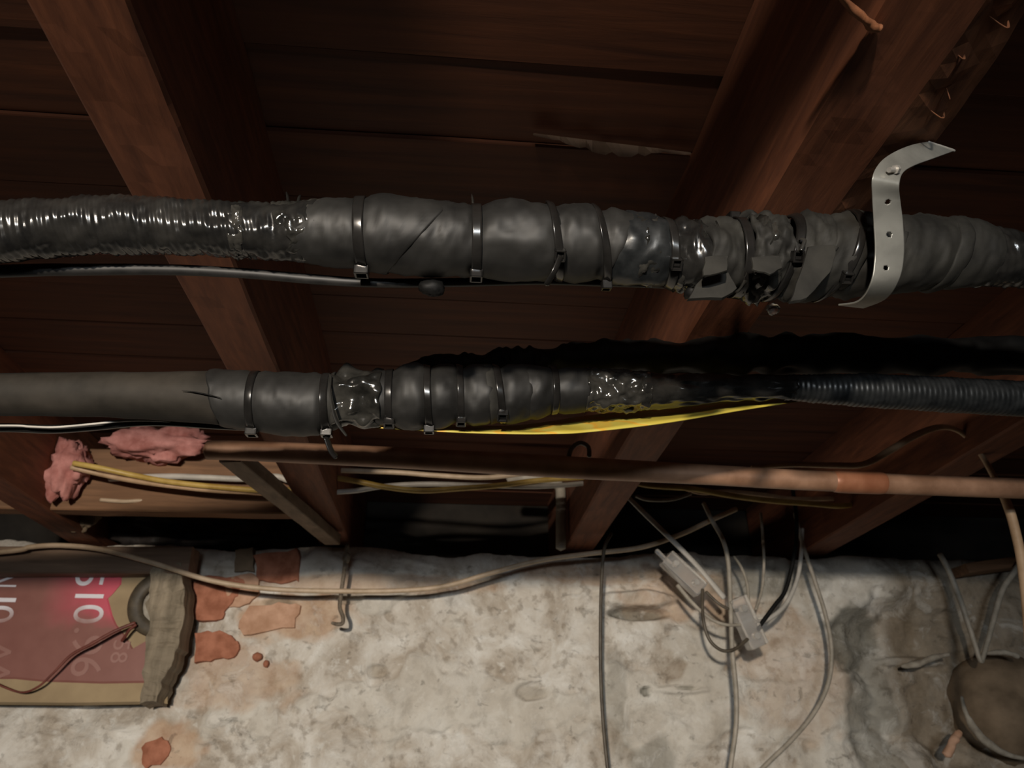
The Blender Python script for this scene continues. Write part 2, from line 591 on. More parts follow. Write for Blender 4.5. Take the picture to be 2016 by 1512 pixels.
# curled wood splinters on the torn edge
for (u, v, s, r_) in ((1885, 105, 0.012, 0.6), (1842, 222, 0.014, 0.5), (1970, 45, 0.010, 0.3), (1867, 185, 0.006, 1.2)):
    p = PZ(u, v, ZJ + 0.006)
    d = Vector((math.cos(r_), math.sin(r_) * 0.5, 0)) * s * 0.7
    tube('splinter', [p - d + Vector((0, 0, 0.004)), p + Vector((0, 0, -0.002)), p + d * 0.6 + Vector((0, 0, -0.003)), p + d + Vector((0, 0, 0.004))],
         [0.0004, 0.0012, 0.0012, 0.0004], M['joist_core'], j_r, nseg=6, sub=5, squash=0.4)

# ------------------------------------------------------------------ far wall: lumpy plaster over rubble
nx, nz = 620, 300
gx = np.linspace(-2.24, 2.24, nx)
# finer in the middle
gx = np.sign(gx) * (np.abs(gx) / 2.24) ** 1.15 * 2.24
gz = np.concatenate([np.linspace(0.0, 1.25, 50), np.linspace(1.255, 1.872, nz - 50)])
X, Z = np.meshgrid(gx, gz)
D = 0.016 * fbm(X * 5, Z * 6, 0, 21, 4) + 0.007 * fbm(X * 19, Z * 21, 0, 31, 4)
rid = 1 - np.abs(fbm(X * 13 + 0.6 * fbm(X * 9, Z * 9, 1, 3, 2), Z * 15, 0, 41, 3))
D += 0.004 * np.clip(rid - 0.86, 0, 1) / 0.14
# chipped steps of missing skim
chip = fbm(X * 8, Z * 9, 3, 51, 4)
D += 0.004 * np.tanh((chip - 0.12) * 22)


def wxz(u, v):
    p = P(u, v, YW)
    return p.x, p.z


def blob(u, v, ru, rv, warp=0.25, seed=0, rot=0.0):
    """soft 0..1 patch centred on a spot of the wall"""
    cx, cz = wxz(u, v)
    s = pxm(u, v, YW)
    dx, dz = (X - cx) / (ru * s), (Z - cz) / (rv * s)
    c_, s_ = math.cos(rot), math.sin(rot)
    dx, dz = dx * c_ - dz * s_, dx * s_ + dz * c_
    d = np.sqrt(dx ** 2 + dz ** 2) + warp * fbm(X * 22, Z * 22, 0, seed, 4) * 2
    return np.clip((1.15 - d) / 0.35, 0, 1)


# hollows and knobs seen on this wall (positive D is towards the camera)
D -= 0.030 * blob(1255, 1207, 58, 13, 0.08, 1)
D += 0.016 * blob(1262, 1180, 75, 16, 0.15, 2)
D -= 0.012 * blob(1050, 1362, 36, 17, 0.3, 3)
D -= 0.020 * blob(1271, 1361, 9, 9, 0.0, 4)
D -= 0.014 * blob(1352, 1355, 22, 4, 0.0, 5)
D += 0.008 * blob(1340, 1358, 48, 9, 0.2, 6)
D -= 0.012 * blob(690, 1180, 24, 12, 0.2, 7)
D -= 0.012 * blob(545, 1186, 34, 10, 0.25, 8)
D -= 0.012 * blob(745, 1320, 20, 13, 0.25, 9)
D -= 0.016 * blob(1690, 1270, 60, 60, 0.15, 10)
D -= 0.014 * blob(1720, 1420, 45, 120, 0.12, 11)
D -= 0.03 * blob(1820, 1330, 130, 150, 0.12, 12)
flat = np.maximum(blob(480, 1195, 150, 130, 0.0, 13), blob(318, 1480, 70, 60, 0.0, 13))
D = D * (1 - 0.85 * flat) - 0.004 * flat
D -= 0.03 * blob(150, 1260, 240, 150, 0.05, 14)
D += 0.012 * blob(1800, 1300, 70, 10, 0.25, 15)
# uneven top and set back crown
topz = CAM.z + 0.392 + 0.014 * fbm(X * 7, 0 * X, 0, 61, 3)
over = np.clip(Z - topz, 0, None)
Zs = np.where(over > 0, topz + over * 0.1, Z)
crown = np.clip((Z - (CAM.z + 0.345)) / 0.05, 0, 1)
D -= crown * (0.018 + 0.012 * fbm(X * 16, Z * 16, 0, 71, 3)) + over * 6.0
V = np.stack([X, YW - D, Zs], -1).reshape(-1, 3)
idx = np.arange(nx * nz).reshape(nz, nx)
Fa = np.stack([idx[:-1, :-1], idx[:-1, 1:], idx[1:, 1:], idx[1:, :-1]], -1).reshape(-1, 4)
me = bpy.data.meshes.new('wall_far')
me.from_pydata(V.tolist(), [], Fa.tolist())
me.polygons.foreach_set('use_smooth', [True] * len(me.polygons))
# what each spot of the wall is made of: exposed tan render, mould, bare brown masonry, shade painted on the crown and in hollows
tan = np.maximum.reduce([blob(560, 1205, 120, 50, 0.35, 81), blob(440, 1330, 130, 60, 0.4, 82) * 0.7,
                         blob(760, 1150, 260, 18, 0.3, 83) * 0.8, blob(1350, 1170, 130, 50, 0.35, 84) * 0.8,
                         blob(1560, 1340, 110, 120, 0.4, 85) * 0.45, blob(1130, 1130, 160, 24, 0.3, 86) * 0.8,
                         blob(330, 1470, 60, 40, 0.4, 87)])
mould_and_shade = np.maximum.reduce([blob(1690, 1255, 70, 55, 0.45, 91), blob(1730, 1420, 55, 130, 0.35, 92) * 0.8,
                           blob(1500, 1130, 120, 45, 0.35, 93) * 0.75, blob(1255, 1210, 60, 12, 0.1, 94) * 0.95, blob(1271, 1361, 10, 10, 0.0, 4) * 0.95, blob(1352, 1354, 18, 4, 0.0, 5) * 0.8,  # patches in the hollows paint their shade as well as mould
                           blob(1215, 1400, 24, 110, 0.35, 95) * 0.4, blob(1290, 1490, 50, 40, 0.4, 96) * 0.6])
brown = np.maximum.reduce([np.clip((X - wxz(1735, 1300)[0]) / 0.06 + 0.8 * fbm(X * 10, Z * 10, 0, 97, 3), 0, 1),
                           blob(1045, 1365, 34, 14, 0.35, 3) * 0.55, blob(690, 1180, 22, 10, 0.2, 7) * 0.7, blob(545, 1186, 34, 10, 0.25, 8) * 0.9, blob(745, 1320, 18, 12, 0.25, 9) * 0.6, blob(340, 1290, 60, 120, 0.3, 98) * 0.3])  # hollow patches are painted shade, the one beside the hook its shadow
crown_shade = np.clip((Z - (CAM.z + 0.352) + 0.012 * fbm(X * 9, Z * 9, 0, 99, 3)) / 0.03, 0, 1)  # greyer band painted where the wall top lies in shadow
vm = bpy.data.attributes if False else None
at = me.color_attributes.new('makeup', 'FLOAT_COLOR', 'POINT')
at.data.foreach_set('color', np.stack([tan, mould_and_shade, brown, crown_shade], -1).astype(np.float32).reshape(-1))
at2 = me.attributes.new('relief', 'FLOAT', 'POINT')
at2.data.foreach_set('value', chip.astype(np.float32).reshape(-1))

k = NT('limewashed_plaster')
ac = k.n('ShaderNodeAttribute', attribute_name='makeup')
sp = k.n('ShaderNodeSeparateColor')
k.l(ac.outputs['Color'], sp.inputs[0])
ar = k.n('ShaderNodeAttribute', attribute_name='relief')
n1 = k.noise(k.pos(), 11, 7, 0.62, 0.6)
n2 = k.noise(k.pos(), 42, 6, 0.6)
base = k.ramp(n1, [(0.28, (0.32, 0.265, 0.205)), (0.42, (0.48, 0.43, 0.365)), (0.53, (0.62, 0.585, 0.525)), (0.66, (0.76, 0.75, 0.71))])
base = k.mix(k.ramp(n2, [(0.36, (1, 1, 1)), (0.46, (0, 0, 0))]), base, k.mix(0.45, base, (0.18, 0.14, 0.10)))
base = k.mix(k.ramp(n2, [(0.60, (0, 0, 0)), (0.70, (1, 1, 1))]), base, (0.66, 0.64, 0.59))
skim = k.ramp(k.math('ADD', ar.outputs['Fac'], 0.5), [(0.58, (0, 0, 0)), (0.64, (1, 1, 1))])
base = k.mix(k.math('MULTIPLY', skim, 0.5), base, (0.66, 0.64, 0.58))
n3 = k.noise(k.pos(), 26, 6, 0.65)
tanc = k.ramp(n3, [(0.35, (0.40, 0.24, 0.145)), (0.65, (0.58, 0.43, 0.30))])
base = k.mix(k.math('MULTIPLY', sp.outputs[0], 0.8), base, tanc)
base = k.mix(k.math('MULTIPLY', sp.outputs[1], 0.75), base, k.ramp(n3, [(0.3, (0.055, 0.058, 0.045)), (0.7, (0.16, 0.155, 0.125))]))
base = k.mix(k.math('MULTIPLY', sp.outputs[2], 0.85), base, k.ramp(n3, [(0.3, (0.13, 0.10, 0.064)), (0.7, (0.29, 0.235, 0.17))]))
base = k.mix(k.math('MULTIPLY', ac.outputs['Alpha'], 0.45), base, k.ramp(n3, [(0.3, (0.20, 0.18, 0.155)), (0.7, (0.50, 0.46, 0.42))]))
n4 = k.noise(k.pos(), 17, 9, 0.68, 0.8)
flk = k.ramp(n4, [(0.53, (0, 0, 0)), (0.62, (1, 1, 1))])
base = k.mix(k.math('MULTIPLY', flk, 0.5), base, k.mix(0.55, base, (0.80, 0.79, 0.75)))
n5 = k.noise(k.pos((1, 1, 1.3)), 31, 7, 0.62, 0.5)
pit = k.ramp(n5, [(0.30, (1, 1, 1)), (0.38, (0, 0, 0))])
base = k.mix(k.math('MULTIPLY', pit, 0.7), base, k.mix(0.5, base, (0.10, 0.085, 0.06)))
hh = k.math('ADD', k.math('MULTIPLY', k.math('SUBTRACT', k.math('MULTIPLY', flk, 0.12), k.math('MULTIPLY', pit, 0.25)), 1.0), k.math('MULTIPLY', n1, 0.6))
hh = k.math('ADD', hh, k.math('MULTIPLY', k.noise(k.pos(), 110, 5), 0.4))
k.bump(hh, 0.75, 0.007)
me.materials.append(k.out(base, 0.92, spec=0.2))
wall = bpy.data.objects.new('wall_far', me)
COL.objects.link(wall)
wall['kind'] = 'structure'


def lump(name, u, v, Y, ru, rv, dep, mat, parent=None, seed=0, amp=0.25, freq=3.0, n=28, **kw):
    """irregular rounded solid centred at a spot"""
    c = P(u, v, Y)
    s = pxm(u, v, Y)
    bm = bmesh.new()
    bmesh.ops.create_uvsphere(bm, u_segments=n, v_segments=n // 2 + 2, radius=1.0)
    for q in bm.verts:
        d = q.co.normalized()
        r = 1 + amp * float(fbm(d.x * freq + 7, d.y * freq, d.z * freq, seed, 4))
        q.co = c + Vector((d.x * ru * s * r, d.y * dep * r, d.z * rv * s * r))
    return bm_obj(name, bm, mat, parent, smooth=True, **kw)


# bricks showing where the plaster has fallen away
slab('brick', [(505, 1098), (594, 1088), (596, 1150), (560, 1158), (512, 1150)], YW + 0.03, 0.0335, M['brick'], wall, 3, 1, dense=4, bulge=0.004)
slab('brick', [(382, 1158), (400, 1140), (470, 1140), (495, 1150), (478, 1178), (452, 1205), (446, 1226), (392, 1228), (380, 1200)], YW + 0.03, 0.0335, M['brick'], wall, 3, 2, dense=4, bulge=0.004)
slab('brick', [(392, 1250), (442, 1246), (470, 1260), (482, 1278), (470, 1298), (420, 1308), (390, 1308)], YW + 0.03, 0.0335, M['brick'], wall, 3, 3, dense=4, bulge=0.004)
slab('brick', [(448, 1150), (500, 1132), (520, 1150), (515, 1180), (488, 1200), (455, 1205)], YW + 0.03, 0.0335, M['brick_pale'], wall, 3, 4, dense=3, bulge=0.005)
slab('brick', [(495, 1195), (560, 1190), (600, 1200), (590, 1238), (500, 1260), (470, 1240)], YW + 0.03, 0.0335, M['brick_pale'], wall, 5, 5, dense=3, bulge=0.005)
slab('brick', [(286, 1470), (330, 1448), (350, 1470), (330, 1505), (296, 1515)], YW + 0.03, 0.0335, M['brick'], wall, 4, 6, dense=4, bulge=0.004)
slab('brick', [(470, 1092), (508, 1085), (508, 1132), (470, 1136)], YW + 0.03, 0.0335, M['stone_brown'], wall, 3, 7, dense=4, bulge=0.004)
lump('brick', 507, 1293, YW - 0.004, 10, 8, 0.010, M['brick'], wall, 8, n=14)
lump('brick', 524, 1307, YW - 0.004, 6, 7, 0.008, M['brick'], wall, 9, n=14)
# rounded brown stone low on the right and the mortar round it
lump('stone', 1990, 1400, YW + 0.03, 125, 108, 0.09, M['stone_brown'], wall, 12, 0.12, 2.2, n=40)
cable('mortar_bead', [(1893, 1372, 1.475), (1902, 1405, 1.462), (1920, 1437, 1.456), (1948, 1465, 1.456), (1985, 1486, 1.46), (2030, 1495, 1.465)], [3, 5, 8, 9, 5, 3], M['plaster_white'], wall, rough=0.3)
cable('mortar_bead', [(1775, 1312, 1.52), (1805, 1308, 1.50), (1835, 1296, 1.49), (1868, 1288, 1.49)], [3, 7, 6, 3], M['plaster_white'], wall, rough=0.4, seed=4)
cable('mortar_bead', [(1940, 1286, 1.475), (1975, 1284, 1.465), (2005, 1292, 1.465)], [3, 6, 4], M['plaster_white'], wall, rough=0.4, seed=5)
cable('mortar_chip', [(1864, 1487, 1.47), (1872, 1470, 1.468), (1882, 1452, 1.468), (1890, 1440, 1.468)], [9, 8, 8, 5], M['brick_pale'], wall, rough=0.3, seed=6)

# ------------------------------------------------------------------ panel opening at the lower left
lin = timber('timber_lintel', P(-420, 1108, 1.485), P(382, 1108, 1.485), 0.05, 0.050, M['lintel'], seed=3,
             label='dark brown timber lintel above the purple red panel', cat='beam')
jamb = slab('trim_1', [(318, 1118), (378, 1120), (382, 1200), (372, 1270), (350, 1330), (330, 1392), (296, 1394), (306, 1300), (310, 1200)],
            1.52, 0.058, M['jamb'], None, 4, 4, dense=5, bulge=0.014, kind='structure')
jamb.name = 'trim_1'

sign = empty('printed_panel', P(130, 1385, 1.502), 'purple red printed panel with white sideways numbers on beige board', 'sign')
slab('backing_board', [(-420, 1118), (330, 1120), (330, 1386), (150, 1389), (-420, 1384)], 1.506, 0.010, M['card'], sign, 0, 1, bevel=0.001)
YP = 1.4945
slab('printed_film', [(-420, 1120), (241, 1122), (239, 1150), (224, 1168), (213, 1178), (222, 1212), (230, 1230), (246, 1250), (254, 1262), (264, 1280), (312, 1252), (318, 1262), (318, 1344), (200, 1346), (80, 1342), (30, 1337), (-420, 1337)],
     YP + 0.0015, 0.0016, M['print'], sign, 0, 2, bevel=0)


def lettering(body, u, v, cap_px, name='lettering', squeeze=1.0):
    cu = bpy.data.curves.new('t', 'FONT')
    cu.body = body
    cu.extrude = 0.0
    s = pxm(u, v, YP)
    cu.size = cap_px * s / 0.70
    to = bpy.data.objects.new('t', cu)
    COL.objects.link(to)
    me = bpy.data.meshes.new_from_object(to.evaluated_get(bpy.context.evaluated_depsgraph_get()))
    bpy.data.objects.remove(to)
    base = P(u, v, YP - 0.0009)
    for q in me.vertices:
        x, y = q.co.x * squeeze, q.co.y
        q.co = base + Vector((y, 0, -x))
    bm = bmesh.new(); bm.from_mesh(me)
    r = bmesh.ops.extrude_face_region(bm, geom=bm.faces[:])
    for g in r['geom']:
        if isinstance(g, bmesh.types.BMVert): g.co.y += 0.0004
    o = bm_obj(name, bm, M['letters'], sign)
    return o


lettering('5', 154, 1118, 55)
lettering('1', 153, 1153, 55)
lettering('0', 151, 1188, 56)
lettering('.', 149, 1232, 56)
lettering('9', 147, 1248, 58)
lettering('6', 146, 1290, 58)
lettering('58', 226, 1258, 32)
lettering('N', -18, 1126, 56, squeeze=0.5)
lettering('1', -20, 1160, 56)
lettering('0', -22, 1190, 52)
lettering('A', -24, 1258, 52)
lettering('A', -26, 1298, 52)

# dark ring standing against the torn corner and the wire hanging from it
V, Fc = [], []
cr = P(318, 1188, 1.486)
s = pxm(318, 1188, 1.48)
nn, mm = 48, 10
for a in range(nn):
    th = math.radians(78 + 208 * a / (nn - 1))
    for b in range(mm):
        ph = 2 * math.pi * b / mm
        r = (50 + 14.5 * math.cos(ph)) * s
        V.append(cr + Vector((r * math.cos(th), 0.007 * math.sin(ph), r * math.sin(th))))
Fc.append(tuple(range(mm)))
Fc.append(tuple((nn - 1) * mm + b for b in range(mm - 1, -1, -1)))
for a in range(nn - 1):
    for b in range(mm):
        Fc.append((a * mm + b, ((a + 1) % nn) * mm + b, ((a + 1) % nn) * mm + (b + 1) % mm, a * mm + (b + 1) % mm))
mesh_obj('rubber_ring', V, Fc, M['ring'], label='dark round rubber ring half hidden behind the grey jamb', cat='ring')
lump('plaster_lump', 315, 1192, 1.492, 34, 42, 0.012, M['plaster_white'], None, 5, 0.2, label='pale plaster lump inside the dark rubber ring', cat='plaster')
wr = empty('hanging_wire', P(262, 1228, 1.472), 'thin red brown wire slanting across the purple red panel, ending in a shadow line', 'wire')
cable('strand', [(266, 1226, 1.470), (225, 1243, 1.468), (180, 1268, 1.468), (140, 1290, 1.470), (105, 1325, 1.472), (75, 1352, 1.475), (40, 1363, 1.48), (-10, 1345, 1.48)], [3.2, 3.4, 3.4, 3, 2.2, 2.2, 2, 2], M['red_wire'], wr)  # lower left tail of this strand draws a cable's shadow
cable('strand', [(268, 1230, 1.470), (255, 1240, 1.472), (247, 1252, 1.476), (240, 1262, 1.482)], 3, M['red_wire'], wr)


# ------------------------------------------------------------------ lagged pipes
class Run:
    def __init__(self, prof, Y, pinch, seed=0):
        self.u = [p[0] for p in prof]; self.t = [p[1] for p in prof]; self.b = [p[2] for p in prof]
        self.Y = Y; self.pinch = pinch; self.seed = seed
        a = (P(2016, (self.t[-1] + self.b[-1]) / 2, Y) - P(0, (self.t[0] + self.b[0]) / 2, Y)).normalized()
        mid = P(1008, np.interp(1008, self.u, self.t) / 2 + np.interp(1008, self.u, self.b) / 2, Y)
        ec = (CAM - mid); ec = (ec - a * ec.dot(a)).normalized()
        self.ec = ec; self.eu = ec.cross(a).normalized()
        if self.eu.z < 0: self.eu = -self.eu
        self.a = a

    def at(self, u):
        t, b = np.interp(u, self.u, self.t), np.interp(u, self.u, self.b)
        c = P(u, (t + b) / 2, self.Y)
        return c, (b - t) / 2 * pxm(u, (t + b) / 2, self.Y)

    def r(self, u):
        c, r = self.at(u)
        for pu, amt in self.pinch:
            r *= 1 - amt * math.exp(-((u - pu) / 13.0) ** 2)
        return c, r

    def pt(self, u, ph, extra=0.0, scale=1.0, pinch=True):
        c, r = self.r(u) if pinch else self.at(u)
        r = r * scale + extra
        return c + self.ec * (r * math.cos(ph)) + self.eu * (r * math.sin(ph))

    def seg(self, name, u0, u1, mat, parent, sl0=0, sl1=0, scale=1.0, bulge=0.03, wr=0.0, wfreq=(0.05, 2.0), ns=None, nph=56,
            helix=None, jag=0.0, lip=0.0025, phase=0.0, seed=0, octv=3, **kw):
        ns = ns or max(10, int(abs(u1 - u0) / 4))
        V, Fc = [], []
        rows = [(-1, lip)] + [(i, 0) for i in range(ns + 1)] + [(-2, lip)]
        us = []
        cc, rr = {}, {}
        T, PH = np.meshgrid(np.arange(ns + 1) / ns, np.arange(nph) * 2 * math.pi / nph, indexing='ij')
        SN = np.sin(PH + phase)
        U0 = u0 + sl0 * SN; U1 = u1 + sl1 * SN
        if jag:
            U0 = U0 + jag * vnoise(PH * 3, 0.0 * PH, seed + 5.5, 3) * (1 if sl0 is not None else 0)
            U1 = U1 + jag * vnoise(PH * 3, 0.0 * PH, seed + 1.5, 3)
        U = U0 + (U1 - U0) * T
        t_, b_ = np.interp(U, self.u, self.t), np.interp(U, self.u, self.b)
        VM = (t_ + b_) / 2
        # centre points
        base = np.empty(U.shape + (3,))
        d = (np.array(fwd)[None, None] + np.array(rgt) * ((U - 1008) / F)[..., None] + np.array(upv) * ((756 - VM) / F)[..., None])
        k_ = self.Y / d[..., 1]
        base = np.array(CAM) + d * k_[..., None]
        R = (b_ - t_) / 2 * k_ / F
        for pu, amt in self.pinch:
            R = R * (1 - amt * np.exp(-((U - pu) / 13.0) ** 2))
        R = R * scale * (1 + bulge * (np.sin(math.pi * np.clip(T, 0, 1)) ** 0.5 - 0.6))
        if wr:
            R = R + wr * fbm(U * wfreq[0] + 10, np.cos(PH) * wfreq[1], np.sin(PH) * wfreq[1], seed, octv)
        if helix:
            pitch, amp, tw = (*helix, 5)[:3]
            R = R + amp * np.sin(2 * math.pi * U / pitch + PH * tw)
        pts = base + R[..., None] * (np.cos(PH)[..., None] * np.array(self.ec) + np.sin(PH)[..., None] * np.array(self.eu))
        inn0 = base[0] + (R[0] - lip)[..., None] * (np.cos(PH[0])[..., None] * np.array(self.ec) + np.sin(PH[0])[..., None] * np.array(self.eu))
        inn1 = base[-1] + (R[-1] - lip)[..., None] * (np.cos(PH[0])[..., None] * np.array(self.ec) + np.sin(PH[0])[..., None] * np.array(self.eu))
        allp = np.concatenate([inn0[None], pts, inn1[None]], 0)
        V = allp.reshape(-1, 3).tolist()
        for i in range(1, ns + 3):
            for j in range(nph):
                q = (j + 1) % nph
                Fc.append(((i - 1) * nph + j, (i - 1) * nph + q, i * nph + q, i * nph + j))
        return mesh_obj(name, V, Fc, mat, parent, **kw)

    def tie(self, u, wpx, parent, sl=0.0, head=-1.0, scale=1.0, tail=None, headless=False, mat=None, out=0.0016):
        """cable tie: band, ratchet head and cut tail"""
        nph = 64
        V, Fc = [], []
        for j in range(nph):
            ph = 2 * math.pi * j / nph
            uu = u + sl * math.sin(ph)
            for (du, ex) in ((-wpx / 2, 0.0), (-wpx / 2, out), (-wpx * 0.3, out * 1.3), (wpx * 0.3, out * 1.3), (wpx / 2, out), (wpx / 2, 0.0)):
                V.append(self.pt(uu + du, ph, ex, scale))
        for j in range(nph):
            q = (j + 1) % nph
            for b in range(6):
                c_ = (b + 1) % 6
                Fc.append((j * 6 + b, q * 6 + b, q * 6 + c_, j * 6 + c_))
        band = mesh_obj('cable_tie', V, Fc, mat or M['tie'], parent)
        if headless: return band
        uu = u + sl * math.sin(head)
        c = self.pt(uu, head, out + 0.0025, scale)
        nrm = (c - self.at(uu)[0]); nrm = (nrm - self.a * nrm.dot(self.a)).normalized()
        tg = self.a.cross(nrm).normalized()
        mt = Matrix((self.a, tg, nrm)).transposed().to_4x4()
        w_ = wpx * 1.35 * pxm(uu, 500, self.Y)
        bm = bmesh.new()
        # hollow ratchet head: four walls and a pawl
        L, Hh = w_ * 1.05, 0.0065
        for (ox, oy, sx, sy) in ((-w_ / 2 + w_ * 0.1, 0, w_ * 0.2, L), (w_ / 2 - w_ * 0.1, 0, w_ * 0.2, L), (0, L / 2 - L * 0.1, w_, L * 0.2), (0, -L / 2 + L * 0.1, w_, L * 0.2)):
            box_data(bm, (sx, sy, Hh), Matrix.Translation(c) @ mt @ Matrix.Translation((ox, oy, 0)), 0.0005, 1)
        box_data(bm, (w_ * 0.66, L * 0.3, Hh * 0.55), Matrix.Translation(c) @ mt @ Matrix.Translation((0, L * 0.1, -Hh * 0.15)), 0.0004, 1)
        bm_obj('tie_head', bm, mat or M['tie'], band)
        if tail:
            dx, dv, ln = tail
            e = c + nrm * 0.004
            dirv = (rgt * dx - upv * dv).normalized()
            tube('tie_tail', [e, e + dirv * ln * 0.5 + nrm * 0.003, e + dirv * ln], w_ * 0.33, mat or M['tie'], band, nseg=8, sub=5, squash=0.35)
        return band


# ---- upper run
Y1 = 0.46
prof1 = [(-700, 430, 545), (0, 396, 516), (120, 389, 506), (250, 385, 500), (400, 394, 502), (470, 400, 507), (560, 400, 514), (640, 392, 523),
         (700, 391, 531), (760, 385, 538), (830, 394, 545), (930, 404, 546), (1000, 397, 550), (1080, 402, 553), (1160, 406, 553), (1200, 412, 558),
         (1260, 422, 562), (1300, 427, 566), (1380, 430, 590), (1450, 426, 590), (1550, 424, 592), (1650, 420, 590), (1720, 420, 582), (1800, 425, 577),
         (1900, 431, 566), (1960, 446, 566), (2016, 458, 566), (2700, 520, 620)]
R1 = Run(prof1, Y1, [(712, 0.05), (937, 0.07), (1095, 0.08), (1180, 0.10), (1312, 0.10), (1448, 0.10), (1535, 0.1), (1625, 0.07), (1850, 0.03)])
pipe1 = empty('lagged_pipe', P(1008, 480, Y1), 'upper thick black lagged pipe bound with cable ties, nearest the camera', 'pipe', 'lagged pipes under the joists')
R1.seg('plastic_sleeve', -700, 488, M['sleeve'], pipe1, wr=0.0020, wfreq=(0.03, 2.2), octv=2, helix=(15.0, 0.00038), ns=420, nph=84, seed=2, bulge=0,
       label='shiny wrinkled black plastic sleeve')
R1.seg('plastic_sleeve', 470, 612, M['sleeve'], pipe1, sl1=16, wr=0.0024, wfreq=(0.04, 2.4), octv=2, helix=(15.0, 0.0003), jag=16, ns=60, seed=4, bulge=0.0, scale=0.985)
R1.seg('tape_band', 463, 492, M['tape'], pipe1, sl0=4, sl1=-4, wr=0.0030, wfreq=(0.09, 5.0), ns=18, nph=96, seed=6, scale=1.015)
R1.seg('tape_band', 566, 622, M['tape'], pipe1, sl0=-22, sl1=10, wr=0.0035, wfreq=(0.06, 4.0), jag=20, ns=24, nph=96, seed=8, scale=0.97)
R1.seg('foam_wrap', 590, 716, M['foam'], pipe1, sl0=12, wr=0.0014, seed=11, scale=1.0, bulge=0.02)
R1.seg('foam_wrap', 714, 826, M['foam'], pipe1, sl0=-2, sl1=62, wr=0.0014, seed=12, scale=1.02, bulge=0.03)
R1.seg('foam_wrap', 800, 940, M['foam'], pipe1, sl0=60, sl1=-4, wr=0.0016, seed=13, scale=0.99, bulge=0.04)
R1.seg('foam_wrap', 938, 1098, M['foam'], pipe1, sl0=0, sl1=-6, wr=0.0030, wfreq=(0.018, 1.6), seed=14, scale=1.0, bulge=0.09)
R1.seg('foam_wrap', 1092, 1190, M['foam'], pipe1, sl0=-6, sl1=-10, wr=0.0022, wfreq=(0.03, 1.8), seed=15, scale=1.0, bulge=0.09)
R1.seg('foam_wrap', 1178, 1215, M['foam'], pipe1, sl0=-14, sl1=30, wr=0.002, seed=16, scale=0.985, bulge=0.06)
R1.seg('foam_wrap', 1200, 1314, M['conduit'], pipe1, sl0=26, sl1=-6, wr=0.0035, wfreq=(0.03, 1.8), seed=17, scale=0.985, bulge=0.08)
R1.seg('tape_band', 1236, 1290, M['tape'], pipe1, sl0=6, sl1=-4, wr=0.004, wfreq=(0.12, 6.0), seed=18, scale=0.955, nph=90)
R1.seg('foam_wrap', 1306, 1392, M['sleeve'], pipe1, sl0=-4, sl1=-14, wr=0.006, wfreq=(0.06, 2.6), seed=19, scale=0.93, jag=8)
R1.seg('tape_band', 1318, 1400, M['tape'], pipe1, sl0=14, sl1=4, wr=0.006, wfreq=(0.09, 4.0), seed=20, scale=0.87, jag=8, nph=84)
R1.seg('foam_wrap', 1376, 1452, M['foam_dull'], pipe1, sl0=-10, sl1=-4, wr=0.006, wfreq=(0.06, 2.2), seed=21, scale=0.95, jag=8)
R1.seg('foam_wrap', 1448, 1540, M['foam_dull'], pipe1, sl0=6, sl1=-8, wr=0.010, wfreq=(0.05, 2.6), seed=22, scale=0.97, jag=10, nph=84)
R1.seg('tape_band', 1462, 1512, M['tape'], pipe1, sl0=10, sl1=8, wr=0.009, wfreq=(0.08, 3.4), seed=23, scale=0.97, jag=8, nph=84)
R1.seg('foam_wrap', 1528, 1600, M['foam_dull'], pipe1, sl0=26, sl1=34, wr=0.007, wfreq=(0.05, 2.2), seed=24, scale=0.97, jag=6)
R1.seg('foam_wrap', 1590, 1662, M['foam_dull'], pipe1, sl0=34, sl1=26, wr=0.004, wfreq=(0.04, 2.0), seed=25, scale=1.0, jag=4)
R1.seg('foam_wrap', 1650, 1735, M['foam_dull'], pipe1, sl0=26, sl1=18, wr=0.004, wfreq=(0.04, 2.0), seed=26, scale=0.97)
R1.seg('foam_wrap', 1728, 1850, M['foam_dull'], pipe1, sl0=16, sl1=18, wr=0.0025, seed=27, scale=0.985, bulge=0.04)
R1.seg('foam_wrap', 1838, 1868, M['foam_dull'], pipe1, sl0=16, sl1=14, wr=0.0015, seed=28, scale=1.03, bulge=0.05)
R1.seg('foam_wrap', 1862, 1938, M['foam_dull'], pipe1, sl0=12, sl1=4, wr=0.0022, seed=29, scale=1.0, bulge=0.04)
R1.seg('plastic_sleeve', 1926, 2700, M['sleeve'], pipe1, wr=0.003, wfreq=(0.04, 2.4), helix=(15.0, 0.0004), ns=240, nph=72, seed=30, scale=0.97, bulge=0)
R1.tie(713, 21, pipe1, sl=-4, head=-1.12)
R1.tie(937, 19, pipe1, sl=-2, head=-1.0)
R1.tie(1090, 16, pipe1, sl=-12, head=-0.28, tail=(-0.5, 1, 0.022))
R1.tie(1180, 15, pipe1, sl=-14, head=-1.2)
R1.tie(1312, 16, pipe1, sl=-4, head=-0.25, scale=0.97)
R1.tie(1448, 17, pipe1, sl=-2, head=1.9, scale=0.99)
R1.tie(1532, 16, pipe1, sl=20, head=0.05, scale=0.98)
R1.tie(1640, 15, pipe1, sl=26, head=-0.4, scale=1.01)
# patches and flaps of stuck-on foam
yf = Y1 - 0.034


def flap(outline, Y, mat, parent, th=0.0015, seed=0, name='foam_patch'):
    return slab(name, outline, Y, th, mat, parent, 1.5, seed, dense=3, bevel=0.0004)


